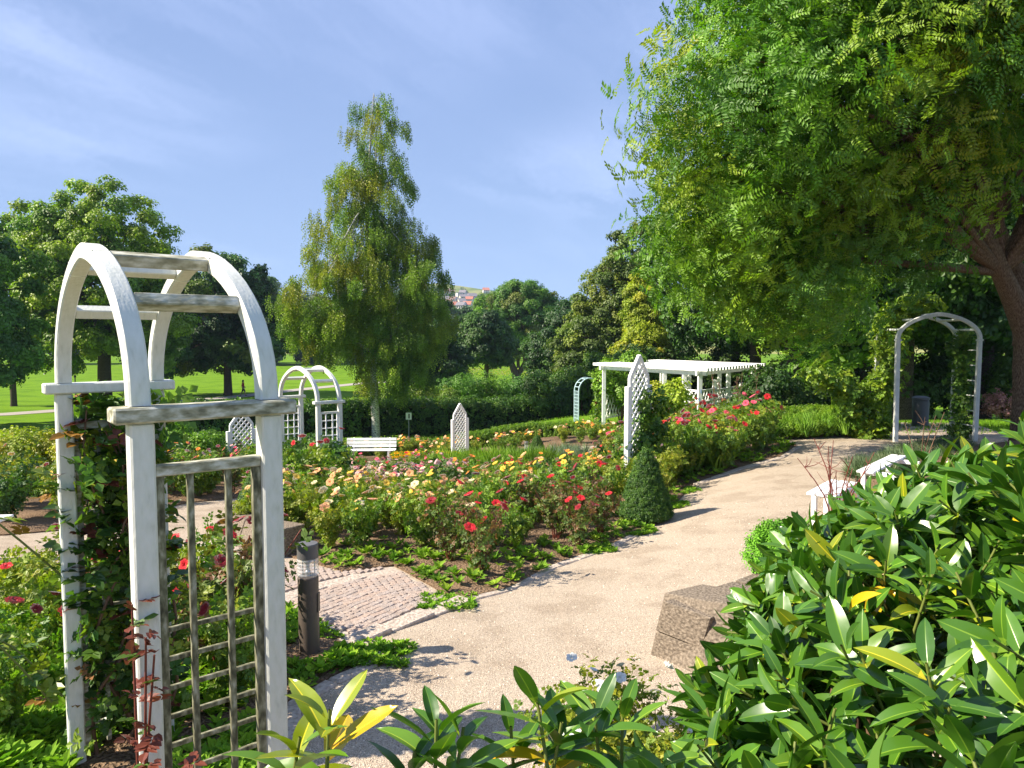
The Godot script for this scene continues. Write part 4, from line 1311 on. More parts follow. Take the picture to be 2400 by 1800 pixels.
func beds() -> void:
	bed_main = poly([-0.46, 6.0, -0.02, 6.42, 0.42, 7.3, 1.18, 8.12, 1.9, 9.0, 2.4, 10.3, 2.85, 11.4, 3.9, 12.12, 4.69, 12.62, 5.5, 13.9, 5.4, 15.5, 4.6, 18.0, 3.2, 19.0, 1, 19.6, -2, 21.0, -4, 18, -4.6, 14, -4.3, 11, -3.55, 9.1, -2.75, 8.05, -2.45, 7.8, -1.68, 7.06, -1.21, 7.32])
	bed_near = poly([-0.70, 0.6, -0.80, 2.3, -0.86, 2.8, -1.08, 3.1, -1.31, 4.0, -1.16, 4.34, -0.93, 4.66, -1.14, 4.96, -1.84, 5.8, -3.2, 6.42, -4.5, 7.0, -6.6, 7.2, -7.5, 5, -6, 0.6])
	bed_left = poly([-9.0, 8.9, -6.5, 9.15, -5.95, 9.6, -5.7, 12.6, -4.95, 13.6, -4.75, 16, -5, 19.5, -9, 20, -13, 17, -13, 9])
	bed_back = poly([-6.2, 24.2, -3, 24.6, 0.0, 25.6, 3.6, 25.4, 5.0, 24.8, 4.6, 28.0, -2.5, 28.0, -6.6, 25.6])
	bed_laurel = poly([2.25, 3.75, 1.40, 4.45, 1.24, 4.70, 1.70, 5.06, 2.4, 5.7, 3.1, 6.9, 4.0, 8.7, 5.1, 10.2, 6.8, 12.2, 9.2, 13.3, 14, 12.5, 14, -2, 2.2, -2])
	sheet("soil_bed", bed_main, 0.02, 0.16, M.soil, 0.14, 0.035, 0.1)
	sheet("soil_bed", bed_near, 0.015, 0.12, M.soil, 0.06, 0.03, 0.1)
	sheet("soil_bed", bed_left, 0.02, 0.25, M.soil, 0.12, 0.03, 0.1)
	sheet("soil_bed", bed_back, 0.02, 0.4, M.soil, 0.12, 0.03, 0.1)
	sheet("soil_bed", bed_laurel, 0.10, 0.25, M.soil, 0.26, 0.03, 0.2)
	# loose clods on the beds and grit on the path
	var xf := []
	var cs := PackedColorArray()
	for b in [bed_near, bed_main]:
		for i in 5000:
			var q := Vector2(R(-4.5, 2.6), R(2.2, 12.0))
			if not Geometry2D.is_point_in_polygon(q, b): continue
			var s := 0.006 + 0.03 * pow(rng.randf(), 4.0)
			var e := edge_distance(b, q)
			xf.append(aim(gp(q.x, q.y, 0.02 + (0.14 if b == bed_main else 0.06) * (1.0 - exp(-e / 0.7))), rdir(), R(0, TAU), s))
			cs.push_back(tint([Color(0.24, 0.165, 0.105), Color(0.30, 0.215, 0.145), Color(0.17, 0.115, 0.075)], 0.2))
	var clods := many("clods", S.clod, M.leaf_soft, self, xf, cs)
	clods.material_override = M.clod
	tag(clods, "loose brown clods of earth on the rose beds", "soil")
	xf = []
	cs = PackedColorArray()
	for i in 42000:
		var d := 2.4 + 7.0 * pow(rng.randf(), 1.7)
		var x := R(-0.42, 0.45) * d
		xf.append(aim(gp(x, d, 0.0), rdir(), R(0, TAU), 0.004 + 0.011 * pow(rng.randf(), 4.0)))
		cs.push_back(tint([Color(0.52, 0.43, 0.34), Color(0.40, 0.32, 0.25), Color(0.62, 0.54, 0.45), Color(0.26, 0.21, 0.17)], 0.15))
	tag(many("gravel", S.clod, M.clod, self, xf, cs), "loose beige grit strewn on the garden path", "gravel")

# ---------- white garden woodwork ----------
func hoop_points(w: float, rise: float, y0: float, a0: float, a1: float, off: float) -> Array:
	var out := []
	var n := 10
	for i in n + 1:
		var a := lerpf(a0, a1, float(i) / n)
		var e := 1.3    # slightly pointed
		var cx := signf(cos(a)) * pow(absf(cos(a)), e)
		out.append(Vector2(cx * (w * 0.5 + off), y0 + pow(absf(sin(a)), 0.92) * (rise + off)))
	return out

func hoop_segment(w: float, rise: float, y0: float, a0: float, a1: float, thick: float, depth: float) -> ArrayMesh:
	var b := MB.new()
	var o := hoop_points(w, rise, y0, a0, a1, 0.0)
	var i := hoop_points(w, rise, y0, a0, a1, -thick)
	var z := depth * 0.5
	for k in o.size() - 1:
		var o0 := Vector3(o[k].x, o[k].y, 0)
		var o1 := Vector3(o[k + 1].x, o[k + 1].y, 0)
		var i0 := Vector3(i[k].x, i[k].y, 0)
		var i1 := Vector3(i[k + 1].x, i[k + 1].y, 0)
		var zz := Vector3(0, 0, z)
		var c := 0.006
		var up0 := (o0 - i0).normalized()
		var up1 := (o1 - i1).normalized()
		var zc := Vector3(0, 0, z - c)
		# outer, inner, two cheeks, four chamfers
		b.tri(o0 - zc, o1 - zc, o1 + zc, up0, up1, up1)
		b.tri(o0 - zc, o1 + zc, o0 + zc, up0, up1, up0)
		b.tri(i0 - zc, i1 + zc, i1 - zc, -up0, -up1, -up1)
		b.tri(i0 - zc, i0 + zc, i1 + zc, -up0, -up0, -up1)
		for s in [-1.0, 1.0]:
			var n := Vector3(0, 0, s)
			b.quad(o0 - up0 * c + zz * s, o1 - up1 * c + zz * s, i1 + up1 * c + zz * s, i0 + up0 * c + zz * s, n)
			b.quad(o0 + zc * s, o1 + zc * s, o1 - up1 * c + zz * s, o0 - up0 * c + zz * s, (n + up0).normalized())
			b.quad(i0 + zc * s, i1 + zc * s, i1 + up1 * c + zz * s, i0 + up0 * c + zz * s, (n - up0).normalized())
	for e in [0, o.size() - 1]:
		var oo := Vector3(o[e].x, o[e].y, 0)
		var ii := Vector3(i[e].x, i[e].y, 0)
		var nn := (hoop_dir(o, e)).normalized()
		b.quad(oo + Vector3(0, 0, z), oo - Vector3(0, 0, z), ii - Vector3(0, 0, z), ii + Vector3(0, 0, z), nn)
	return b.mesh()

func hoop_dir(o: Array, e: int) -> Vector3:
	var a: Vector2 = o[1] - o[0] if e == 0 else o[e] - o[e - 1]
	return Vector3(-a.x, -a.y, 0) if e == 0 else Vector3(a.x, a.y, 0)

# posts at the four corners of W x D, cap rails along the sides, two hoops joined by rungs, a lattice in each side
func rose_arch(label: String, centre: Vector3, turn: float, W: float, D: float, hc: float, rise: float, post: float, near: bool) -> Node3D:
	var o := thing("rose_arch", label, "rose arch", centre, turn, "white wooden rose arches")
	var wp: Material = M.white_paint
	for sx in [-1.0, 1.0]:
		for sz in [-1.0, 1.0]:
			var foot := 0.25
			part("post", barmesh(Vector3(sx * W * 0.5, -foot, sz * D * 0.5), Vector3(sx * W * 0.5, hc, sz * D * 0.5), post, post, Vector3.BACK, 0.006), wp, o)
		var cap := 0.048
		var rail := part("cap_rail", boxmesh(post + 0.035, cap, D + post + 0.09, 0.006), M.weathered_paint if sx < 0 and near else wp, o, Transform3D(Basis(), Vector3(sx * W * 0.5, hc + cap * 0.5, 0)))
		# lattice
		var x: float = sx * W * 0.5
		var g := D * 0.5 - post * 0.5
		var lm: Material = M.mossy_paint if near and sx < 0 else M.weathered_paint if near else M.white_paint_clean
		var top := hc - 0.17
		for sz in [-1.0, 1.0]:
			part("lattice_upright", barmesh(Vector3(x, 0.05, sz * (g - 0.012)), Vector3(x, top, sz * (g - 0.012)), 0.022, 0.03, Vector3.BACK, 0.002), lm, o)
		part("lattice_rail", barmesh(Vector3(x, top + 0.018, -g), Vector3(x, top + 0.018, g), 0.035, 0.036, Vector3.UP, 0.004), M.weathered_paint if near else wp, o)
		for k in [-1.0, 1.0]:
			part("lattice_upright", barmesh(Vector3(x, 0.05, k * g * 0.36), Vector3(x, top, k * g * 0.36), 0.017, 0.020, Vector3.BACK, 0.002), lm, o)
		var y := top - 0.115
		var ks := 0
		while y > 0.06:
			ks += 1
			if not (near and sx < 0 and y > 1.10):
				part("lattice_bar", barmesh(Vector3(x + 0.015, y, -g), Vector3(x + 0.015, y, g), 0.012, 0.016, Vector3.UP, 0.002), lm, o)
			y -= 0.094 if near else 0.125
	for sz in [-1.0, 1.0]:
		for e in [[0.0, 1.12], [1.13, 2.01], [2.02, PI]]:
			part("hoop_segment", hoop_segment(W + post * 0.5, rise, hc + 0.05, e[0], e[1], 0.062, post * 0.9), wp, o, Transform3D(Basis(), Vector3(0, 0, sz * D * 0.5)))
	for a in [0.62, 1.16, PI - 1.16, PI - 0.62]:
		var q: Vector2 = hoop_points(W + post * 0.5, rise, hc + 0.05, a, a, -0.032)[0]
		part("rung", barmesh(Vector3(q.x, q.y, -D * 0.5 + post * 0.45), Vector3(q.x, q.y, D * 0.5 - post * 0.45), 0.046, 0.046, Vector3(cos(a), sin(a), 0), 0.004), M.weathered_paint if near and a > 1.5 else wp, o)
	return o

func trellis(label: String, at: Vector3, turn: float, leg: float, clean: Material) -> void:
	# lattice panel with a pointed head between two shorter posts; local X runs along the panel
	var o := thing("trellis_panel", label, "trellis", at, turn, "white pointed lattice panels")
	var w := 0.56
	var y0 := leg
	var y1 := leg + 1.25
	var y2 := y1 + 0.34
	var outline := PackedVector2Array([Vector2(-w * 0.5, y0), Vector2(w * 0.5, y0), Vector2(w * 0.5, y1), Vector2(0, y2), Vector2(-w * 0.5, y1)])
	for i in 5:
		var a := outline[i]
		var b := outline[(i + 1) % 5]
		var e := (b - a).normalized() * 0.02
		part("frame_rail", barmesh(Vector3(a.x - e.x * 0.0, a.y, 0), Vector3(b.x, b.y, 0), 0.05, 0.055, Vector3.BACK.cross(Vector3(b.x - a.x, b.y - a.y, 0)).normalized(), 0.004), clean, o)
	var sp := 0.098
	for s in [-1.0, 1.0]:
		for k in range(-24, 25):
			var c := Vector2(0, y0 + 0.8 + k * sp * 1.414)
			var dr := Vector2(1, s).normalized()
			var lines := Geometry2D.intersect_polyline_with_polygon(PackedVector2Array([c - dr * 4.0, c + dr * 4.0]), outline)
			for l in lines:
				if l[0].distance_to(l[1]) < 0.08: continue
				part("lattice_slat", barmesh(Vector3(l[0].x, l[0].y, 0.008 * s), Vector3(l[1].x, l[1].y, 0.008 * s), 0.030, 0.014, Vector3.BACK, 0.001), clean, o)
	for s in [-1.0, 1.0]:
		part("post", barmesh(Vector3(s * (w * 0.5 + 0.065), -0.25, 0), Vector3(s * (w * 0.5 + 0.065), y1 - 0.14, 0), 0.075, 0.075, Vector3.BACK, 0.005), clean, o)

func tall_arch() -> void:
	# the wide two-hoop arch over the path at the right
	var o := thing("wide_arch", "tall wide white arch over the path under the trees at the right", "rose arch", gp(8.32, 14.55), 0.06, "")
	var W := 1.62
	var hc := 2.0
	for sz in [-1.0, 1.0]:
		var z: float = sz * 0.35
		for sx in [-1.0, 1.0]:
			part("post", barmesh(Vector3(sx * W * 0.5, -0.3, z), Vector3(sx * (W * 0.5 + 0.02), hc, z), 0.085, 0.06, Vector3.BACK, 0.005), M.white_paint, o)
			part("collar", boxmesh(0.11, 0.035, 0.085, 0.004), M.white_paint, o, Transform3D(Basis(), Vector3(sx * (W * 0.5 + 0.02), hc, z)))
		for e in [[0.0, 1.04], [1.045, 2.09], [2.095, PI]]:
			part("hoop_segment", hoop_segment(W + 0.12, 0.52, hc + 0.02, e[0], e[1], 0.075, 0.06), M.white_paint, o, Transform3D(Basis(), Vector3(0, 0, z)))
	for a in [0.35, 0.85, 1.35, PI - 1.35, PI - 0.85, PI - 0.35]:
		var q: Vector2 = hoop_points(W + 0.12, 0.52, hc + 0.02, a, a, -0.03)[0]
		part("rung", barmesh(Vector3(q.x, q.y, -0.32), Vector3(q.x, q.y, 0.32), 0.035, 0.035, Vector3(cos(a), sin(a), 0), 0.003), M.white_paint, o)
	for sx in [1.0]:
		for k in 6:
			part("lattice_bar", barmesh(Vector3(sx * W * 0.5, 0.3 + k * 0.3, -0.32), Vector3(sx * W * 0.5, 0.3 + k * 0.3, 0.32), 0.02, 0.02, Vector3.UP, 0.002), M.white_paint, o)

func metal_arch() -> void:
	var o := thing("metal_arch", "pale blue metal rose arch left of the pergola", "rose arch", gp(3.35, 32.2), 0.35)
	var W := 1.05
	var h := 1.45
	for sz in [-1.0, 1.0]:
		var z: float = sz * 0.22
		var p := PackedVector3Array([Vector3(-W * 0.5, -0.2, z), Vector3(-W * 0.5, h, z)])
		var b := MB.new()
		for i in 17:
			var a := PI - PI * i / 16.0
			p.push_back(Vector3(cos(a) * W * 0.5, h + sin(a) * W * 0.54 + 0.001 * i, z))
		p.push_back(Vector3(W * 0.5, -0.2, z))
		var r := PackedFloat32Array()
		r.resize(p.size())
		r.fill(0.028)
		b.tube(p, r, 8)
		part("hoop", b.mesh(), M.pale_blue_metal, o)
	for sx in [-1.0, 1.0]:
		for k in 10:
			part("lattice_bar", barmesh(Vector3(sx * W * 0.5, 0.1 + k * 0.15, -0.2), Vector3(sx * W * 0.5, 0.1 + k * 0.15, 0.2), 0.018, 0.018, Vector3.UP, 0.0), M.pale_blue_metal, o)
		for k in 3:
			part("lattice_bar", barmesh(Vector3(sx * W * 0.5, 0.0, (k - 1) * 0.11), Vector3(sx * W * 0.5, h - 0.02, (k - 1) * 0.11), 0.018, 0.018, Vector3.BACK, 0.0), M.pale_blue_metal, o)
	for a in [0.4, 0.9, 1.4, 1.9, 2.4, 2.8]:
		part("rung", barmesh(Vector3(cos(a) * W * 0.5, h + sin(a) * W * 0.54, -0.2), Vector3(cos(a) * W * 0.5, h + sin(a) * W * 0.54, 0.2), 0.03, 0.03, Vector3.UP, 0.0), M.pale_blue_metal, o)

func pergola() -> void:
	var F := Vector3(6.85, -1.74, -26.4)
	var o := thing("pergola", "white timber pergola with lattice railing under the trees", "pergola", F)
	var u := Vector3(-2.85, 0, -5.1)
	var v := Vector3(3.45, 0, -4.6)
	var top := 2.42
	var wp: Material = M.white_paint_clean
	var post := func(q: Vector3, h: float, checked: bool) -> void:
		var pm := part("post", barmesh(q + Vector3(0, -0.4, 0), q + Vector3(0, h, 0), 0.15, 0.15, Vector3.BACK, 0.008), wp, o)
		if checked:
			for k in 6:
				for s in [0, 1]:
					if (k + s) % 2: continue
					part("blue_panel", boxmesh(0.05, 0.14, 0.156, 0.0), M.blue_paint, pm, Transform3D(Basis(), q + Vector3(-0.03 + 0.06 * s, 0.35 + k * 0.3, 0)))
	for t in [0.0, 0.14, 0.33, 0.66, 1.0]: post.call(u * t, top, t == 0.0)
	for t in [0.5, 1.0]: post.call(v * t, top, false)
	for t in [0.33, 0.66, 1.0]: post.call(v + u * t, top, false)
	post.call(v * 0.25, 2.2, true)
	post.call(v * 0.76, 1.95, true)
	var ud := u.normalized()
	var vd := v.normalized()
	for e in [[Vector3.ZERO, u], [v, u + v], [Vector3.ZERO, v], [u, u + v]]:
		var a: Vector3 = e[0]
		var b: Vector3 = e[1]
		var d := (b - a).normalized() * 0.35
		var lift := 0.09 if e[0] == Vector3.ZERO and e[1] == u or e[0] == v else 0.085
		part("beam", barmesh(a - d + Vector3.UP * (top + lift), b + d + Vector3.UP * (top + lift), 0.075, 0.17, Vector3.UP, 0.006), wp, o)
	for i in 21:
		var q := v * (i / 20.0) - vd * 0.25 + vd * 0.5 * (i / 20.0)
		part("rafter", barmesh(q - ud * 0.55 + Vector3.UP * (top + 0.235), q + u + ud * 0.55 + Vector3.UP * (top + 0.235), 0.10, 0.12, Vector3.UP, 0.006), wp, o)
	# lattice railings
	var panel := func(a: Vector3, b: Vector3, y0: float, y1: float, sp: float, flat: float) -> void:
		var d := (b - a).normalized()
		var L := a.distance_to(b)
		for y in [y0, y1]:
			part("rail", barmesh(a + Vector3.UP * y, b + Vector3.UP * y, 0.06, 0.07, Vector3.UP, 0.004), wp, o)
		var outline := PackedVector2Array([Vector2(0, y0), Vector2(L, y0), Vector2(L, y1), Vector2(0, y1)])
		for s in [-1.0, 1.0]:
			var k := -4.0
			while k < L + 4.0:
				var dr := Vector2(flat, s).normalized()
				for l in Geometry2D.intersect_polyline_with_polygon(PackedVector2Array([Vector2(k, y0) - dr * 6.0, Vector2(k, y0) + dr * 6.0]), outline):
					if l[0].distance_to(l[1]) > 0.06:
						var off: Vector3 = d.cross(Vector3.UP) * 0.012 * s
						part("lattice_slat", barmesh(a + d * l[0].x + Vector3.UP * l[0].y + off, a + d * l[1].x + Vector3.UP * l[1].y + off, 0.045, 0.02, d.cross(Vector3.UP), 0.0), wp, o)
				k += sp
	panel.call(v * 0.02, v * 0.24, 1.42, 1.85, 0.27, 0.7)
	panel.call(v * 0.26, v * 0.75, 1.42, 1.80, 0.27, 0.7)
	panel.call(v * 0.77, v * 0.99, 1.42, 1.80, 0.27, 0.7)
	panel.call(v * 0.26 + ud * -0.12, v * 0.75 + ud * -0.12, 0.15, 1.22, 0.24, 0.45)
	panel.call(u * 0.02, u * 0.13, 1.42, 1.85, 0.27, 0.7)
	panel.call(u * 0.34, u * 0.65, 0.3, 1.2, 0.26, 0.5)
	panel.call(u * 1.0, u + v * 0.5, 0.3, 1.3, 0.26, 0.5)
	for k in 3:
		part("baluster", barmesh(v * (0.06 + 0.06 * k) + Vector3.UP * 0.5, v * (0.06 + 0.06 * k) + Vector3.UP * 1.40, 0.04, 0.04, Vector3.BACK, 0.0), wp, o)
	part("bench_seat", barmesh(v * 0.0 + Vector3(-0.1, 0.52, 0.05), v * 0.25 + Vector3(-0.1, 0.52, 0.05), 0.4, 0.07, Vector3.UP, 0.005), M.blue_paint, o)
	part("bench_front", barmesh(v * 0.0 + Vector3(-0.05, 0.30, 0.25), v * 0.25 + Vector3(-0.05, 0.30, 0.25), 0.04, 0.34, Vector3.UP, 0.005), wp, o)

func bench(label: String, at: Vector3, turn: float, length: float, back: bool, slats := 4) -> void:
	# slatted bench, length along local X, looking along +Z
	var o := thing("garden_bench", label, "bench", at, turn, "white garden benches")
	var wp: Material = M.white_paint_clean
	for k in slats:
		part("seat_slat", boxmesh(length, 0.028, 0.085, 0.005), wp, o, Transform3D(Basis(), Vector3(0, 0.44, -0.15 + k * 0.103)))
	if back:
		for k in 3:
			part("back_slat", boxmesh(length, 0.085, 0.026, 0.005), wp, o, Transform3D(Basis(Vector3.RIGHT, -0.22), Vector3(0, 0.54 + k * 0.105, -0.22 - k * 0.024)))
	for s in [-1.0, 1.0]:
		var x: float = s * (length * 0.5 - 0.22)
		for z in [-0.17, 0.17]:
			part("leg", barmesh(Vector3(x, -0.1, z), Vector3(x, 0.425, z), 0.05, 0.05, Vector3.BACK, 0.003), wp, o)
		part("bearer", barmesh(Vector3(x, 0.40, -0.2), Vector3(x, 0.40, 0.2), 0.045, 0.05, Vector3.UP, 0.003), wp, o)
		if back: part("back_support", barmesh(Vector3(x, 0.40, -0.235), Vector3(x, 0.80, -0.325), 0.045, 0.03, Vector3.BACK, 0.003), wp, o)

func woodwork() -> void:
	var th := 0.88718
	var a := Vector3(sin(th), 0, -cos(th))
	var b := Vector3(-cos(th), 0, -sin(th))
	var c1 := Vector3(-1.122, 0, -2.175) + a * 0.197 + b * 0.753
	rose_arch("near white rose arch with mildewed rails, largest in the picture", c1, PI - th, 1.506, 0.393, 1.75, 0.56, 0.068, true)
	th = 0.8576
	a = Vector3(sin(th), 0, -cos(th))
	b = Vector3(-cos(th), 0, -sin(th))
	var c2 := Vector3(-3.1975, -0.82, -11.914) + a * 0.197 + b * 0.753
	rose_arch("smaller-looking white rose arch standing in the middle rose bed", c2, PI - th, 1.506, 0.393, 1.75, 0.56, 0.068, false)
	# lattice panels
	var td := atan2(0.77, 0.63)
	trellis("tall pointed white lattice panel behind the box cone", gp(2.03, 11.6, 0.05), td, 0.62, M.white_paint_clean)
	trellis("pointed white lattice panel in front of the long hedge, middle of the garden", gp(-1.66, 23.0), td, 0.34, M.white_paint_clean)
	trellis("pointed white lattice panel seen between the posts of the near arch", gp(-6.45, 17.2), td, 0.10, M.white_paint_clean)
	tall_arch()
	metal_arch()
	pergola()
	bench("white slatted bench cut by the left edge of the picture", gp(-6.2, 7.45), 0.10, 1.7, false)
	bench("white slatted bench behind the pink roses in the middle of the garden", gp(-4.55, 23.2), 0.05, 1.6, true)
	bench("white backless bench at the path behind the laurel bush", gp(4.75, 9.0, 0.0), 0.86, 1.6, false, 2)
	bench("white backless bench half hidden by bare twigs", gp(3.45, 7.6, 0.0), 0.9, 0.9, false, 3)

# ---------- lamps, signs, bin, walker ----------
func bollard(label: String, at: Vector3) -> void:
	var o := thing("bollard_lamp", label, "bollard lamp", at, 0.0, "brown bollard lamps")
	var r := 0.068
	var b := MB.new()
	b.lathe(Vector3.ZERO, [Vector2(r, -0.2), Vector2(r, 0.512), Vector2(r - 0.004, 0.520), Vector2(0.02, 0.521)], 32)
	var body := part("post", b.mesh(), M.bollard_brown, o)
	part("service_hatch", boxmesh(0.004, 0.13, 0.05, 0.001), M.bollard_brown, body, Transform3D(Basis(), Vector3(r + 0.001, 0.34, 0)))
	var g := MB.new()
	var prof := []
	for i in 25:
		var t := i / 24.0
		prof.append(Vector2(r - 0.002 + 0.0055 * absf(sin(t * PI * 5.0)), 0.524 + t * 0.118))
	g.lathe(Vector3.ZERO, prof, 32)
	part("glass_lens", g.mesh(), M.lens_glass, o)
	var c := MB.new()
	c.lathe(Vector3.ZERO, [Vector2(0.018, 0.52), Vector2(0.018, 0.55), Vector2(0.012, 0.56), Vector2(0.012, 0.64)], 12)
	part("lamp_holder", c.mesh(), M.steel, o)
	for k in 3:
		var f := MB.new()
		f.bar(Vector3(cos(k * 2.1) * 0.045, 0.52, sin(k * 2.1) * 0.045), Vector3(cos(k * 2.1) * 0.045, 0.645, sin(k * 2.1) * 0.045), 0.006, 0.006, Vector3.BACK, 0.0)
		part("stay", f.mesh(), M.steel, o)
	var rf := MB.new()
	rf.lathe(Vector3.ZERO, [Vector2(0.015, 0.600), Vector2(0.052, 0.640), Vector2(0.058, 0.644)], 24)
	part("reflector", rf.mesh(), M.steel, o)
	var t2 := MB.new()
	t2.lathe(Vector3.ZERO, [Vector2(0.01, 0.644), Vector2(r + 0.001, 0.644), Vector2(r + 0.001, 0.733), Vector2(r - 0.003, 0.740), Vector2(0.010, 0.7415), Vector2(0.0, 0.7415)], 32)
	part("lamp_cap", t2.mesh(), M.bollard_top, o)

func small_things() -> void:
	bollard("brown bollard lamp with clear ribbed lens beside the near arch", gp(-1.36, 4.75, 0.03))
	bollard("distant bollard lamp among the roses left of the tall lattice panel", gp(0.44, 21.9))
	# notice on a pole before the hedge
	var o := thing("notice_sign", "small white notice on a thin pole before the long hedge", "sign", gp(-5.35, 37.4), 0.1)
	var b := MB.new()
	b.tube(PackedVector3Array([Vector3(0, -0.2, 0), Vector3(0, 1.25, 0)]), PackedFloat32Array([0.025, 0.025]), 8)
	part("pole", b.mesh(), M.post_grey, o)
	part("board", boxmesh(0.30, 0.36, 0.03, 0.003), M.sign_white, o, Transform3D(Basis(), Vector3(0, 1.30, 0.03)))
	part("pictogram", boxmesh(0.07, 0.24, 0.004, 0.0), M.sign_dark, o, Transform3D(Basis(), Vector3(0.02, 1.30, 0.05)))
	var s := thing("round_sign", "round blue sign on a pole on the far lawn left of the forked tree", "sign", gp(-6.9, 84))
	var p := MB.new()
	p.tube(PackedVector3Array([Vector3(0, -0.2, 0), Vector3(0, 2.1, 0)]), PackedFloat32Array([0.035, 0.035]), 8)
	part("pole", p.mesh(), M.post_grey, s)
	var d := MB.new()
	d.tube(PackedVector3Array([Vector3(0, 2.2, 0.04), Vector3(0, 2.2, 0.07)]), PackedFloat32Array([0.36, 0.36]), 20)
	part("disc", d.mesh(), M.sign_blue, s)
	var sp := thing("lamp_post", "thin dark post on the lawn by the park walk", "post", gp(-38.6, 64))
	var q := MB.new()
	q.tube(PackedVector3Array([Vector3(0, -0.2, 0), Vector3(0, 2.7, 0)]), PackedFloat32Array([0.06, 0.05]), 8)
	part("pole", q.mesh(), M.sign_dark, sp)
	var q2 := MB.new()
	q2.lathe(Vector3(0, 2.7, 0), [Vector2(0.0, -0.01), Vector2(0.1, 0.0), Vector2(0.1, 0.16), Vector2(0.0, 0.2)], 10)
	part("cap", q2.mesh(), M.sign_dark, sp)
	# litter bin under the arch
	var bn := thing("litter_bin", "round dark grey litter bin behind the clipped yew at the right", "bin", gp(9.95, 17.6))
	var lb := MB.new()
	lb.lathe(Vector3.ZERO, [Vector2(0.17, -0.1), Vector2(0.18, 0.0), Vector2(0.19, 0.62), Vector2(0.17, 0.64), Vector2(0.165, 0.5)], 20)
	part("body", lb.mesh(), M.bin_grey, bn)
	var ld := MB.new()
	ld.lathe(Vector3.ZERO, [Vector2(0.195, 0.645), Vector2(0.2, 0.70), Vector2(0.12, 0.735), Vector2(0.0, 0.74)], 20)
	part("lid", ld.mesh(), M.bin_grey, bn)
	# plant label among the yellow roses
	var pl := thing("plant_label", "small white plant label stuck among the yellow roses", "label", gp(-1.75, 8.3, 0.1), -0.3)
	part("stake", barmesh(Vector3(0, 0, 0), Vector3(0, 0.42, 0), 0.012, 0.012, Vector3.BACK, 0.0), M.steel, pl)
	part("plate", barmesh(Vector3(-0.05, 0.44, 0.02), Vector3(0.05, 0.44, 0.02), 0.06, 0.008, Vector3(0, 0.7, 0.7), 0.0), M.sign_white, pl)
	walker(gp(-28.9, 77.8))

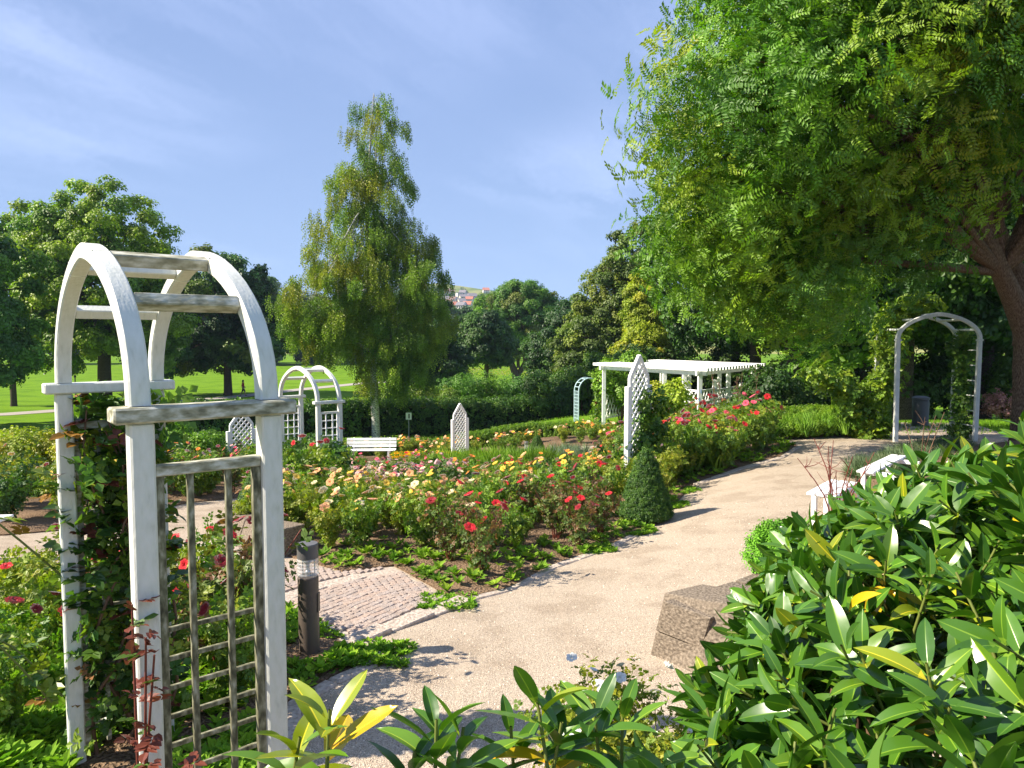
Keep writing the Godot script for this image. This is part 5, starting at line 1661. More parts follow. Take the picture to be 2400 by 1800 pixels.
func walker(at: Vector3) -> void:
	var o := thing("person", "walker in a red top and dark shorts on the park path", "person", at, PI * 0.5 + 0.15)
	# local: facing +Z; joints in metres
	var J := [
		[Vector3(0, 1.64, 0.03), 0.085, Vector3(0, 1.54, 0.02), 0.075, 0], [Vector3(0, 1.69, 0.0), 0.095, Vector3(0, 1.62, -0.01), 0.10, 3],
		[Vector3(0, 1.54, 0.0), 0.055, Vector3(0, 1.42, -0.01), 0.06, 0],
		[Vector3(-0.13, 1.36, 0), 0.085, Vector3(0.13, 1.36, 0), 0.085, 1], [Vector3(0, 1.32, 0), 0.135, Vector3(0, 1.02, 0.01), 0.125, 1], [Vector3(-0.06, 0.95, 0), 0.12, Vector3(0.06, 0.95, 0), 0.12, 2],
		[Vector3(-0.19, 1.38, 0), 0.058, Vector3(-0.24, 1.10, -0.08), 0.046, 1], [Vector3(-0.24, 1.10, -0.08), 0.042, Vector3(-0.22, 0.86, 0.05), 0.034, 0], [Vector3(-0.22, 0.86, 0.05), 0.038, Vector3(-0.21, 0.77, 0.09), 0.03, 0],
		[Vector3(0.19, 1.38, 0), 0.058, Vector3(0.24, 1.10, 0.02), 0.046, 1], [Vector3(0.24, 1.10, 0.02), 0.042, Vector3(0.22, 0.90, 0.17), 0.034, 0], [Vector3(0.22, 0.90, 0.17), 0.038, Vector3(0.21, 0.84, 0.23), 0.03, 0],
		[Vector3(-0.09, 0.92, 0), 0.10, Vector3(-0.10, 0.56, 0.17), 0.085, 2], [Vector3(-0.10, 0.58, 0.16), 0.062, Vector3(-0.10, 0.50, 0.19), 0.058, 0], [Vector3(-0.10, 0.50, 0.19), 0.058, Vector3(-0.10, 0.09, 0.27), 0.038, 0], [Vector3(-0.10, 0.05, 0.24), 0.04, Vector3(-0.11, 0.06, 0.42), 0.035, 4],
		[Vector3(0.09, 0.92, 0), 0.10, Vector3(0.10, 0.56, -0.08), 0.085, 2], [Vector3(0.10, 0.58, -0.07), 0.062, Vector3(0.10, 0.48, -0.12), 0.058, 0], [Vector3(0.10, 0.48, -0.12), 0.058, Vector3(0.10, 0.12, -0.38), 0.038, 0], [Vector3(0.10, 0.10, -0.40), 0.04, Vector3(0.11, 0.04, -0.26), 0.035, 4],
	]
	var tones := [Color(0.42, 0.25, 0.17), Color(0.38, 0.045, 0.05), Color(0.02, 0.022, 0.03), Color(0.03, 0.02, 0.015), Color(0.06, 0.055, 0.05)]
	var lo := Vector3(-0.36, -0.02, -0.52)
	var cell := 0.036
	var nx := 21
	var ny := 50
	var nz := 29
	var f := PackedFloat32Array()
	f.resize(nx * ny * nz)
	for k in nz:
		for j in ny:
			for i in nx:
				f[(k * ny + j) * nx + i] = body_distance(lo + Vector3(i, j, k) * cell, J)[0]
	var ids := {}
	var pos := PackedVector3Array()
	var cols := PackedColorArray()
	for k in nz - 1:
		for j in ny - 1:
			for i in nx - 1:
				var sum := Vector3.ZERO
				var n := 0
				for e in [[0, 1], [2, 3], [4, 5], [6, 7], [0, 2], [1, 3], [4, 6], [5, 7], [0, 4], [1, 5], [2, 6], [3, 7]]:
					var a: int = e[0]
					var c: int = e[1]
					var pa := Vector3(i + (a & 1), j + ((a >> 1) & 1), k + (a >> 2))
					var pc := Vector3(i + (c & 1), j + ((c >> 1) & 1), k + (c >> 2))
					var fa := f[int((pa.z * ny + pa.y) * nx + pa.x)]
					var fc := f[int((pc.z * ny + pc.y) * nx + pc.x)]
					if (fa < 0) != (fc < 0):
						sum += pa.lerp(pc, fa / (fa - fc))
						n += 1
				if n:
					ids[Vector3i(i, j, k)] = pos.size()
					var q := lo + sum / n * cell
					pos.push_back(q)
					cols.push_back(tones[body_distance(q, J)[1]])
	var b := MB.new()
	var ax := [Vector3i(1, 0, 0), Vector3i(0, 1, 0), Vector3i(0, 0, 1)]
	for key in ids:
		for m in 3:
			var u: Vector3i = ax[(m + 1) % 3]
			var w: Vector3i = ax[(m + 2) % 3]
			var c: Vector3i = key
			var e: Vector3i = c + ax[m]
			var fa := f[(c.z * ny + c.y) * nx + c.x]
			var fb := f[(e.z * ny + e.y) * nx + e.x]
			if (fa < 0) == (fb < 0): continue
			if not (ids.has(c - u) and ids.has(c - w) and ids.has(c - u - w)): continue
			var q := [ids[c], ids[c - u], ids[c - u - w], ids[c - w]]
			var ns := []
			for i in 4:
				var p: Vector3 = pos[q[i]]
				ns.append(Vector3(body_distance(p + Vector3(0.01, 0, 0), J)[0] - body_distance(p - Vector3(0.01, 0, 0), J)[0], body_distance(p + Vector3(0, 0.01, 0), J)[0] - body_distance(p - Vector3(0, 0.01, 0), J)[0], body_distance(p + Vector3(0, 0, 0.01), J)[0] - body_distance(p - Vector3(0, 0, 0.01), J)[0]).normalized())
			b.col = cols[q[0]]
			b.tri(pos[q[0]], pos[q[1]], pos[q[2]], ns[0], ns[1], ns[2])
			b.tri(pos[q[0]], pos[q[2]], pos[q[3]], ns[0], ns[2], ns[3])
	part("body", b.mesh(), M.figure, o)

func body_distance(p: Vector3, J: Array) -> Array:
	var best := 1e9
	var who := 0
	var acc := 0.0
	for e in J:
		var a: Vector3 = e[0]
		var c: Vector3 = e[2]
		var ab := c - a
		var t := clampf((p - a).dot(ab) / ab.length_squared(), 0.0, 1.0)
		var d := p.distance_to(a + ab * t) - lerpf(e[1], e[3], t)
		if d < best:
			best = d
			who = e[4]
		acc += exp(-d * 45.0)
	return [-log(acc) / 45.0, who]

# ---------- roses ----------
var bushes := {}
const SETS := {
	"fresh": [Color(0.12, 0.215, 0.02), Color(0.17, 0.265, 0.022), Color(0.08, 0.16, 0.018), Color(0.20, 0.25, 0.02)],
	"dark": [Color(0.05, 0.11, 0.018), Color(0.075, 0.15, 0.02), Color(0.035, 0.085, 0.016)],
	"yellowish": [Color(0.21, 0.25, 0.02), Color(0.28, 0.28, 0.022), Color(0.14, 0.20, 0.018), Color(0.20, 0.24, 0.02)],
	"reddish": [Color(0.12, 0.13, 0.03), Color(0.17, 0.085, 0.035), Color(0.09, 0.14, 0.03), Color(0.12, 0.17, 0.03)],
}

func bush_variant(set: String, k: int) -> Array:
	var key := "%s%d" % [set, k]
	if bushes.has(key): return bushes[key]
	var xf := []
	var cs := PackedColorArray()
	var st := MB.new()
	var sparse := set == "reddish"
	for i in 11:
		var a := i * 2.4 + k
		var lean := R(0.1, 0.42)
		var h := R(0.5, 0.86)
		var tip := Vector3(cos(a) * lean, h, sin(a) * lean)
		var mid := Vector3(cos(a) * lean * 0.35, h * 0.5, sin(a) * lean * 0.35)
		st.tube(PackedVector3Array([Vector3(cos(a) * 0.03, -0.05, sin(a) * 0.03), mid, tip]), PackedFloat32Array([0.007, 0.005, 0.003]), 4, false)
		for j in (13 if sparse else 24):
			var t := pow(rng.randf(), 0.6)
			var q := mid.lerp(tip, (t - 0.5) * 2.0) if t > 0.5 else mid * (t * 2.0)
			if q.y < 0.08: continue
			var s := rdir()
			q += s * R(0.02, 0.12)
			xf.append(aim(q, (s + Vector3(cos(a), 1.1, sin(a)) * 0.6), R(0, TAU), R(0.6, 1.05)))
			cs.push_back(tint(SETS[set], 0.3))
	var mm := MultiMesh.new()
	mm.transform_format = MultiMesh.TRANSFORM_3D
	mm.use_colors = true
	mm.mesh = S["rose%d" % (k % 3)]
	mm.instance_count = xf.size()
	for i in xf.size():
		mm.set_instance_transform(i, xf[i])
		mm.set_instance_color(i, cs[i])
	bushes[key] = [mm, st.mesh()]
	return bushes[key]

func rose_bush(kind: String, place: String, group: String, at: Vector3, s: float, set: String, colours: Array, n: int, size: float) -> void:
	var tone: String = {"fresh": "fresh green", "dark": "dark green", "yellowish": "yellow-green", "reddish": "red-stemmed"}[set]
	if place.split(" ").size() > 7: tone = tone.split(" ")[0]
	var label := "%s%s rose bush with %s %s bloom%s %s" % ["small " if s < 0.66 else "tall " if s > 0.9 else "", tone, NUM[mini(n, 13)], kind, "" if n == 1 else "s", place]
	var o := thing("rose_bush", label, "rose bush", at, R(0, TAU), group)
	var v := bush_variant(set, rng.randi() % 4)
	o.scale = Vector3.ONE
	var f := many_of("foliage", v[0], M.leaf, o)
	f.scale = Vector3(s * R(0.9, 1.15), s, s * R(0.9, 1.15))
	var st := part("canes", v[1], M.cane_red if set == "reddish" else M.cane_green, o)
	st.scale = f.scale
	for i in n:
		var a := R(0, TAU)
		var r := sqrt(rng.randf()) * 0.40 * s
		var y := s * (0.93 - 0.9 * r * r / s / s + R(-0.18, 0.10))
		var q := Vector3(cos(a) * r, y, sin(a) * r)
		var nn := (Vector3(cos(a) * r * 2.0, 0.7, sin(a) * r * 2.0) + rdir() * 0.45).normalized()
		part("bloom", S["bloom%d" % (rng.randi() % 3)], M["petal_" + colours[rng.randi() % colours.size()]], o, aim(q, nn, R(0, TAU), size * R(0.75, 1.2)))

func flower_beds() -> void:
	# middle bed: bushes on a loose triangular grid, kinds by where they stand
	var row := 0
	var d := 6.3
	while d < 20.6:
		var x := -4.6 + (0.3 if row % 2 else 0.0)
		while x < 5.6:
			var q := Vector2(x + R(-0.16, 0.16), d + R(-0.14, 0.14))
			x += 0.55
			if not Geometry2D.is_point_in_polygon(q, bed_main) or edge_distance(bed_main, q) < 0.10: continue
			if Vector2(1.68, 9.1).distance_to(q) < 0.55 or Vector2(-3.35, 9.55).distance_to(q) < 0.5: continue
			var s := R(0.55, 0.78)
			var at := gp(q.x, q.y, 0.10)
			if q.y > 13.5 and q.x > 0.2 and q.x < 2.6: s *= 0.7
			if q.y > 14.0 and rng.randf() < (0.42 if q.x < 2.3 else 0.3): continue
			var low := 0.72 if q.y > 12.6 else 1.0
			if q.x > 2.35 and q.y < 17.0 and q.y > 11.9:
				rose_bush("red or pink", "by the path bend", "red and pink roses by the path bend", at, R(0.8, 1.05), "fresh" if rng.randf() < 0.5 else "yellowish", ["red", "red", "rose_pink"], rng.randi_range(2, 6), 0.13)
			elif q.x > 1.3 and q.y < 12.5:
				rose_bush("apricot", "beside the tall lattice panel", "low bushes by the tall lattice panel", at, R(0.6, 0.8), "yellowish", ["apricot", "pale_pink"], rng.randi_range(0, 2), 0.06)
			elif q.y < 9.4 and q.x > -0.75 + (q.y - 6.0) * 0.10:
				rose_bush("dark red", "at the bed's front", "sparse red roses at the bed front", at, R(0.55, 0.8), "reddish" if rng.randf() < 0.62 else "fresh", ["red", "crimson", "red"], rng.randi_range(1, 5), 0.105)
			elif q.y < 10.6 and q.x < -0.2:
				rose_bush("yellow or apricot", "behind the bollard lamp", "yellow roses behind the bollard lamp", at, R(0.58, 0.8), "fresh" if rng.randf() < 0.5 else "yellowish", ["yellow", "apricot", "cream", "apricot"], rng.randi_range(3, 8), 0.10)
			elif q.y < 10.6:
				rose_bush("mixed", "in the middle bed's heart", "mixed roses in the heart of the bed", at, R(0.75, 0.95), "fresh", ["yellow", "apricot", "cream", "red"], rng.randi_range(2, 6), 0.10)
			elif q.x < -0.9 and q.y < 16.5:
				rose_bush("pale pink", "at the second arch" if q.x < -2.7 else "right of the second arch" if q.x < -1.8 else "left of the grasses", "pale pink roses by the second arch", at, (R(0.52, 0.72) if q.x < -1.6 else R(0.62, 0.85)) * low, "dark" if rng.randf() < 0.4 else "fresh", ["pale_pink", "pale_pink", "pale_pink", "cream", "rose_pink"], rng.randi_range(6, 13), 0.088)
			elif q.x < -2.0:
				rose_bush("red or pink", "before the middle bench", "red and pink roses before the middle bench", at, R(0.45, 0.6), "fresh", ["red", "rose_pink", "pale_pink"], rng.randi_range(3, 7), 0.10)
			elif q.y > 15.2 and q.x < 1.2 and q.x > -1.6:
				continue
			else:
				rose_bush("orange or yellow", "behind the lavender" if q.y > 17.0 else "left of the lavender" if q.x < 0.0 else "before the lavender" if q.x < 1.3 else "near the tall lattice", "orange roses in the back of the bed", at, s, "fresh" if rng.randf() < 0.6 else "dark", ["orange", "yellow", "apricot", "red", "orange"], rng.randi_range(2, 6), 0.11)
		d += 0.52
		row += 1
	# back bed
	for i in 62:
		var q := Vector2(R(-6.0, 4.6), R(24.4, 27.5))
		if not Geometry2D.is_point_in_polygon(q, bed_back): continue
		rose_bush("cream or orange", "in the back bed", "cream and orange roses in the back bed", gp(q.x, q.y, 0.1), R(0.5, 0.72), "yellowish" if rng.randf() < 0.5 else "fresh", ["orange", "cream", "yellow", "apricot"], rng.randi_range(3, 7), 0.12)
	# left bed across the lower path
	for i in 150:
		var q := Vector2(R(-12.0, -4.9), R(9.2, 17.5))
		if not Geometry2D.is_point_in_polygon(q, bed_left) or edge_distance(bed_left, q) < 0.25: continue
		if q.y > 12.0 and q.x < -7.5: continue
		if q.x < -0.74 * q.y or rng.randf() < 0.25: continue
		if q.y < 12.0:
			rose_bush("red or orange", "left of the near arch", "red and orange roses left of the near arch", gp(q.x, q.y, 0.1), R(0.75, 1.0), "dark" if rng.randf() < 0.5 else "yellowish", ["red", "orange", "yellow"], rng.randi_range(1, 4), 0.085)
		else:
			rose_bush("pink or orange", "across the lower path", "pink and orange roses across the lower path", gp(q.x, q.y, 0.1), R(0.75, 0.95), "fresh" if rng.randf() < 0.5 else "reddish", ["pale_pink", "rose_pink", "orange"], rng.randi_range(2, 5), 0.085)
	# near bed: dark red roses on long stems behind the arch, and at the lower left
	for e in [[-1.75, 4.35, 1.05, "reddish", 11, "behind the bars of the near arch"], [-1.95, 3.75, 0.8, "reddish", 3, "low behind the bars of the near arch"], [-1.55, 3.95, 0.75, "fresh", 2, "between the near arch and the bollard lamp"], [-2.15, 5.0, 0.95, "fresh", 3, "at the near bed's upper edge"], [-2.95, 4.55, 0.8, "yellowish", 7, "left of the climbing rose"], [-2.78, 4.0, 0.66, "fresh", 8, "in the lower left corner, above"], [-2.45, 4.6, 0.85, "yellowish", 2, "close left of the arch post"], [-2.52, 3.5, 0.58, "fresh", 8, "in the lower left corner, below"], [-3.35, 5.0, 0.8, "yellowish", 2, "near the left edge by the path"]]:
		rose_bush("dark red", e[5], "dark red roses of the near bed", gp(e[0], e[1], 0.05), e[2], e[3], ["crimson", "red", "crimson"], e[4], 0.085)
	# one large red bloom cluster leaning at the second arch
	rose_bush("bright red", "at the second arch's post", "", gp(-2.95, 10.95, 0.1), 1.3, "fresh", ["red"], 6, 0.12)
	# ornamental grass, lavender, box cones
	for i in 6:
		shrub("ornamental_grass", "fine green ornamental grass tuft in the middle bed, %s along" % ORD[i], -1.3 + 0.38 * i, 16.6 + 0.5 * (i % 2), 0.35, 0.35, S.tuft, 0.5, 130, [Color(0.17, 0.28, 0.03), Color(0.13, 0.23, 0.03)], "ornamental grasses in the middle bed", "grass", 1.6, M.leaf_soft)
	for i in 6:
		shrub("lavender", "silvery lavender bush beside the ornamental grass, %s along" % ORD[i], -0.1 + 0.33 * i, 17.6 + 0.4 * (i % 3), 0.4, 0.38, S.tuft, 0.32, 260, [Color(0.20, 0.26, 0.17), Color(0.16, 0.21, 0.16)], "lavender in the middle bed", "lavender", 1.4, M.leaf_soft)
	for i in 5:
		shrub("ornamental_grass", "tall soft grass between the lattice panel and the red roses, %s along" % ORD[i], 2.7 + 0.22 * i, 12.4 + 0.35 * (i % 3), 0.3, 0.3, S.tuft, 0.5, 70, [Color(0.19, 0.29, 0.03), Color(0.14, 0.24, 0.025)], "tall grasses by the red roses", "grass", 1.8, M.leaf_soft)
	for i in 9:
		shrub("iris_clump", "sword-leaved clump in front of the low clipped hedge, %s along" % ORD[i], 5.3 + 0.27 * i, 14.9 + 0.18 * (i % 3), 0.2, 0.2, S.tuft, 0.4, 24, [Color(0.13, 0.24, 0.03), Color(0.16, 0.28, 0.03)], "sword-leaved clumps at the path bend", "plant", 1.8, M.leaf_soft)
	for i in 10:
		shrub("ground_cover", "low bright green ground cover beside the tall arch, %s along" % ORD[i], 5.8 + 0.2 * i, 15.0 + 0.3 * (i % 3), 0.42, 0.34, S.small, 0.13, 330, [Color(0.14, 0.26, 0.015), Color(0.18, 0.30, 0.018)], "ground cover by the tall arch", "plant", 0.9)
	box_cone("clipped box cone in front of the tall lattice panel", gp(1.70, 9.12, 0.05), 0.86, 0.33)
	box_cone("clipped box cone above the low wall, seen through the near arch", gp(-3.3, 9.5, 0.3), 0.66, 0.30)
	box_cone("small box ball at the back of the middle bed", gp(0.85, 24.6, 0.1), 0.55, 0.30)
	# yellow and orange marigold strip at the back
	var xf := []
	var cs := PackedColorArray()
	for i in 900:
		var q := Vector2(R(-3.6, -0.2), R(21.2, 22.2))
		xf.append(aim(gp(q.x, q.y, R(0.25, 0.42)), Vector3.UP + rdir() * 0.6, R(0, TAU), R(0.6, 1.0)))
		cs.push_back(tint([Color(0.70, 0.34, 0.02), Color(0.75, 0.45, 0.02), Color(0.12, 0.22, 0.02), Color(0.16, 0.26, 0.02)], 0.15))
	tag(many("marigold_leaves", S.weed1, M.leaf_soft, self, xf, cs), "strip of low orange marigolds behind the middle bed", "flowers")
	weeds()

func box_cone(label: String, at: Vector3, h: float, r: float) -> void:
	var o := thing("box_cone", label, "topiary", at)
	var xf := []
	var cs := PackedColorArray()
	var n := int(5200 * h * r / 0.28)
	for i in n:
		var t := 1.0 - sqrt(rng.randf())
		var rr := r * (pow(1.0 - t, 0.72)) * (0.96 + 0.04 * sin(t * 9.0))
		var a := R(0, TAU)
		var nn := Vector3(cos(a), 0.45, sin(a)).normalized()
		var q := Vector3(cos(a) * rr, 0.05 + t * h, sin(a) * rr) + nn * (R(-0.03, 0.012) + lump.get_noise_3d(cos(a) * 2.0, t * 4.0, sin(a) * 2.0) * 0.03)
		xf.append(aim(q, nn + Vector3.UP * 0.5 + rdir() * 0.6, R(0, TAU), R(0.06, 0.10)))
		cs.push_back(tint([Color(0.055, 0.125, 0.014), Color(0.085, 0.17, 0.016), Color(0.035, 0.09, 0.014)], 0.2))
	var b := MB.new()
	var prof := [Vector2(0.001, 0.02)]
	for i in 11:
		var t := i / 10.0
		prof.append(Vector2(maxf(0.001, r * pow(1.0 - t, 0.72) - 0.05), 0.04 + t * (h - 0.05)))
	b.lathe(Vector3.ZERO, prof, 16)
	part("dark_core", b.mesh(), M.core, o)  # solid near-black cone filling the inside behind the leaves
	many("foliage", S.small, M.leaf, o, xf, cs)

func weeds() -> void:
	var fresh := [Color(0.16, 0.29, 0.02), Color(0.20, 0.33, 0.025), Color(0.11, 0.22, 0.018)]
	for w in 2:
		var xf := []
		var cs := PackedColorArray()
		for i in 9000:
			var q := Vector2(R(-5.5, -0.7), R(2.0, 6.6))
			if not Geometry2D.is_point_in_polygon(q, bed_near): continue
			var e := edge_distance(bed_near, q)
			var dense := lump.get_noise_2d(q.x * 0.9 + 7.0, q.y * 0.9) + 0.25 + (0.35 if q.x < -2.0 else 0.0)
			if q.y < 3.2 and q.x > -2.1: dense -= 0.55
			if rng.randf() > dense + 0.15: continue
			if Vector2(-1.36, 4.75).distance_to(q) < 0.22: continue
			if q.x > -1.75 and q.y > 4.0 and rng.randf() < 0.45: continue
			var s := R(0.7, 1.4) * (1.1 if q.x < -2.3 else 0.75)
			xf.append(aim(gp(q.x, q.y, 0.02 + 0.06 * (1.0 - exp(-e / 0.7))), Vector3.UP + rdir() * 0.25, R(0, TAU), s))
			cs.push_back(tint(fresh, 0.2))
		for i in 5200:
			var q := Vector2(R(-4.4, 5.4), R(5.9, 15.0))
			if not Geometry2D.is_point_in_polygon(q, bed_main): continue
			var e := edge_distance(bed_main, q)
			if rng.randf() > 1.1 - e * 1.2 or rng.randf() > lump.get_noise_2d(q.x * 1.3, q.y * 1.3) + 0.55: continue
			xf.append(aim(gp(q.x, q.y, 0.03 + 0.14 * (1.0 - exp(-e / 0.7))), Vector3.UP + rdir() * 0.25, R(0, TAU), R(0.6, 1.25)))
			cs.push_back(tint([Color(0.15, 0.26, 0.02), Color(0.19, 0.29, 0.025), Color(0.10, 0.19, 0.018)], 0.2))
		# stray weeds at the path's edges
		for i in 500:
			var k: Array = [[-0.9, 4.75], [1.5, 8.6], [1.75, 9.6], [2.6, 10.9], [-0.55, 5.95], [0.9, 7.9], [2.2, 9.9]][rng.randi() % 7]
			var q := Vector2(k[0], k[1]) + Vector2(R(-1, 1), R(-1, 1)) * 0.22
			xf.append(aim(gp(q.x, q.y, 0.005), Vector3.UP + rdir() * 0.3, R(0, TAU), R(0.3, 0.7)))
			cs.push_back(tint(fresh, 0.2))
		tag(many("weeds", S["weed%d" % w], M.leaf_soft, self, xf, cs), ["long-leaved green weeds on the bare soil of the beds", "round-leaved green weeds on the bare soil of the beds"][w], "weeds")

# ---------- climbers ----------
func vine(called: String, label: String, cat: String, at: Vector3, pts: Array, spread: Vector3, n: int, mesh: Mesh, size: float, cols: Array, blooms := 0, colour := "red", bsize := 0.1) -> Node3D:
	var o := thing(called, label, cat, at)
	var p := PackedVector3Array()
	for q in pts: p.push_back(q - at)
	var c := smooth_path(p, 6)
	var st := MB.new()
	var r := PackedFloat32Array()
	for i in c.size(): r.push_back(lerpf(0.012, 0.004, float(i) / c.size()))
	st.tube(c, r, 5)
	part("stem", st.mesh(), M.cane_brown, o)
	var xf := []
	var cs := PackedColorArray()
	for i in n:
		var k := rng.randi() % (c.size() - 1)
		var q := c[k].lerp(c[k + 1], rng.randf())
		var s := rdir()
		q += s * spread * pow(rng.randf(), 0.6)
		xf.append(aim(q, s + Vector3.UP * 0.5, R(0, TAU), size * R(0.7, 1.3)))
		cs.push_back(tint(cols, 0.22))
	many("foliage", mesh, M.leaf, o, xf, cs)
	for i in blooms:
		var k := rng.randi() % (c.size() - 1)
		part("bloom", S["bloom%d" % (rng.randi() % 3)], M["petal_" + colour], o, aim(c[k] + rdir() * spread, rdir() + Vector3(0, 0.5, 0.8), R(0, TAU), bsize * R(0.7, 1.2)))
	return o

func climbers() -> void:
	var deep := [Color(0.05, 0.115, 0.016), Color(0.08, 0.16, 0.018), Color(0.11, 0.19, 0.018)]
	for e in [["rose_leaf_dark", Color(0.045, 0.105, 0.02)], ["rose_leaf_mid", Color(0.085, 0.17, 0.02)], ["rose_leaf_light", Color(0.22, 0.28, 0.02)], ["rose_leaf_bronze", Color(0.20, 0.055, 0.035)], ["rose_leaf_orange", Color(0.34, 0.17, 0.03)]]:
		var m := leafmat(e[0], Color(0.5, 0.6, 0.25), 0.38)
		m.albedo_color = (e[1] as Color).linear_to_srgb()
	# climbing rose on the far side of the near arch
	var L := Vector3(-2.073, 0, -3.343)
	var B := Vector3(-1.768, 0, -3.591)
	var o := thing("climbing_rose", "climbing rose filling the far side of the near arch", "climbing rose", (L + B) * 0.5)
	var base := o.position
	var a := (B - L).normalized()
	var nrm := Vector3(0.63, 0, 0.777)
	for k in 6:
		var st := MB.new()
		var t := R(0.1, 0.9)
		var p := PackedVector3Array()
		var r := PackedFloat32Array()
		for i in 7:
			p.push_back(L.lerp(B, clampf(t + sin(i * 1.3 + k) * 0.3, -0.2, 1.2)) - base + nrm * (0.04 + 0.05 * sin(i * 2.0 + k)) + Vector3.UP * (i / 6.0 * R(1.5, 1.8)))
			r.push_back(0.010 - 0.001 * i)
		st.tube(smooth_path(p, 3), smooth_radii(r, 3), 6)
		part("cane", st.mesh(), M.cane_brown, o)
	for i in 330:
		var t := R(0.02, 1.1)
		var y := 0.12 + 1.62 * pow(rng.randf(), 0.85)
		var side := R(-0.10, 0.13)
		var q := L.lerp(B, t) - base + nrm * side + Vector3.UP * y
		var kind := "rose_leaf_dark" if rng.randf() < 0.45 else "rose_leaf_mid"
		if y > 1.5 and rng.randf() < 0.4: kind = "rose_leaf_orange" if rng.randf() < 0.5 else "rose_leaf_light"
		if rng.randf() < 0.07: kind = "rose_leaf_bronze"
		rose_leaf(o, q, kind, R(0.75, 1.3), i < 290)
	var fx := []
	var fc := PackedColorArray()
	for i in 230:
		var q := L.lerp(B, R(0.06, 1.1)) - base + nrm * R(-0.14, 0.14) + Vector3.UP * (0.1 + 1.6 * pow(rng.randf(), 0.9))
		fx.append(aim(q, rdir() + Vector3.UP * 0.4, R(0, TAU), R(0.8, 1.3)))
		fc.push_back(tint([Color(0.06, 0.125, 0.018), Color(0.10, 0.18, 0.02), Color(0.16, 0.22, 0.02), Color(0.07, 0.15, 0.02)], 0.25))
	many("foliage", S.rose1, M.leaf, o, fx, fc)
	# arching shoots to the left of the post, yellow and copper
	for k in 4:
		var st := MB.new()
		var root := L - base + Vector3(-0.05, R(0.1, 1.2), R(-0.1, 0.1))
		var tip := root + Vector3(-R(0.15, 0.55), R(0.1, 0.55), R(-0.25, 0.35))
		var p := smooth_path(PackedVector3Array([root, root.lerp(tip, 0.5) + Vector3.UP * 0.08, tip]), 5)
		var r := PackedFloat32Array()
		for i in p.size(): r.push_back(0.006 - 0.0003 * i)
		st.tube(p, r, 5)
		part("shoot", st.mesh(), M.cane_green, o)
		for i in p.size():
			rose_leaf(o, p[i] + rdir() * 0.03, ["rose_leaf_light", "rose_leaf_light", "rose_leaf_orange", "rose_leaf_mid"][rng.randi() % 4], R(0.7, 1.2), false)
	# young copper shoots growing through the front panel
	var y := thing("young_rose", "young rose with copper-red leaves climbing the near arch's front panel", "climbing rose", Vector3(-0.98, 0, -2.12))
	for k in 4:
		var st := MB.new()
		var root := Vector3(R(-0.22, 0.12), 0.0, R(-0.05, 0.14))
		var tip := root + Vector3(R(-0.22, 0.18), R(0.75, 1.28), R(-0.10, 0.12))
		var p := smooth_path(PackedVector3Array([root, root.lerp(tip, 0.5) + Vector3(R(-0.06, 0.06), 0, 0.03), tip]), 6)
		var r := PackedFloat32Array()
		for i in p.size(): r.push_back(0.0065 - 0.0003 * i)
		st.tube(p, r, 6)
		part("shoot", st.mesh(), M.cane_red, y)
		for i in range(3, p.size()):
			for j in 2:
				rose_leaf(y, p[i] + rdir() * 0.02, ["rose_leaf_bronze", "rose_leaf_bronze", "rose_leaf_mid", "rose_leaf_bronze"][rng.randi() % 4] if p[i].y > 0.6 else ["rose_leaf_dark", "rose_leaf_mid", "rose_leaf_bronze"][rng.randi() % 3], R(0.45, 0.75), true)
	# the other climbers
	var c2 := Vector3(-3.1975, -0.82, -11.914)
	vine("climbing_rose", "dark climbing rose on the left side of the second arch", "climbing rose", c2 + Vector3(-0.75, 0, -1.2), [c2 + Vector3(-0.9, 0, -1.15), c2 + Vector3(-0.75, 0.5, -1.25), c2 + Vector3(-0.85, 0.85, -1.2)], Vector3(0.22, 0.2, 0.2), 210, S.rose0, 1.5, deep, 5, "red", 0.09)
	vine("climbing_rose", "climbing rose with red buds on the right side of the second arch", "climbing rose", c2 + Vector3(0.1, 0, -0.1), [c2 + Vector3(0.1, 0, -0.05), c2 + Vector3(0.2, 0.5, -0.15), c2 + Vector3(0.16, 0.95, -0.1)], Vector3(0.25, 0.2, 0.2), 230, S.rose1, 1.5, deep, 4, "red", 0.09)
	var t := gp(2.05, 11.6)
	vine("climbing_rose", "dark climbing rose covering the foot of the tall lattice panel", "climbing rose", t, [t + Vector3(0.12, 0, -0.1), t + Vector3(-0.1, 0.5, 0.1), t + Vector3(0.2, 1.0, -0.2), t + Vector3(0.15, 1.5, -0.15)], Vector3(0.30, 0.25, 0.28), 420, S.rose2, 1.4, deep, 3, "pale_pink", 0.06)
	var al := gp(7.58, 14.7)
	vine("climbing_rose", "light green climbing rose on the left post of the tall arch", "climbing rose", al, [al + Vector3(-0.15, 0, 0), al + Vector3(-0.25, 0.6, -0.1), al + Vector3(0.1, 1.3, -0.1), al + Vector3(0.05, 2.0, -0.1), al + Vector3(0.35, 2.5, -0.1), al + Vector3(0.8, 2.68, -0.1)], Vector3(0.28, 0.2, 0.22), 620, S.rose0, 1.6, [Color(0.16, 0.25, 0.018), Color(0.22, 0.30, 0.02), Color(0.11, 0.19, 0.018)])
	vine("climbing_rose", "arching rose shoots left of the tall arch", "climbing rose", al + Vector3(-0.5, 0, 0), [al + Vector3(-0.3, 0, -0.1), al + Vector3(-0.6, 0.7, -0.1), al + Vector3(-1.0, 1.15, 0), al + Vector3(-1.6, 1.35, 0.1)], Vector3(0.30, 0.26, 0.25), 230, S.rose1, 1.6, [Color(0.14, 0.23, 0.018), Color(0.20, 0.28, 0.02), Color(0.09, 0.17, 0.018)])
	var ar := gp(9.05, 14.4)
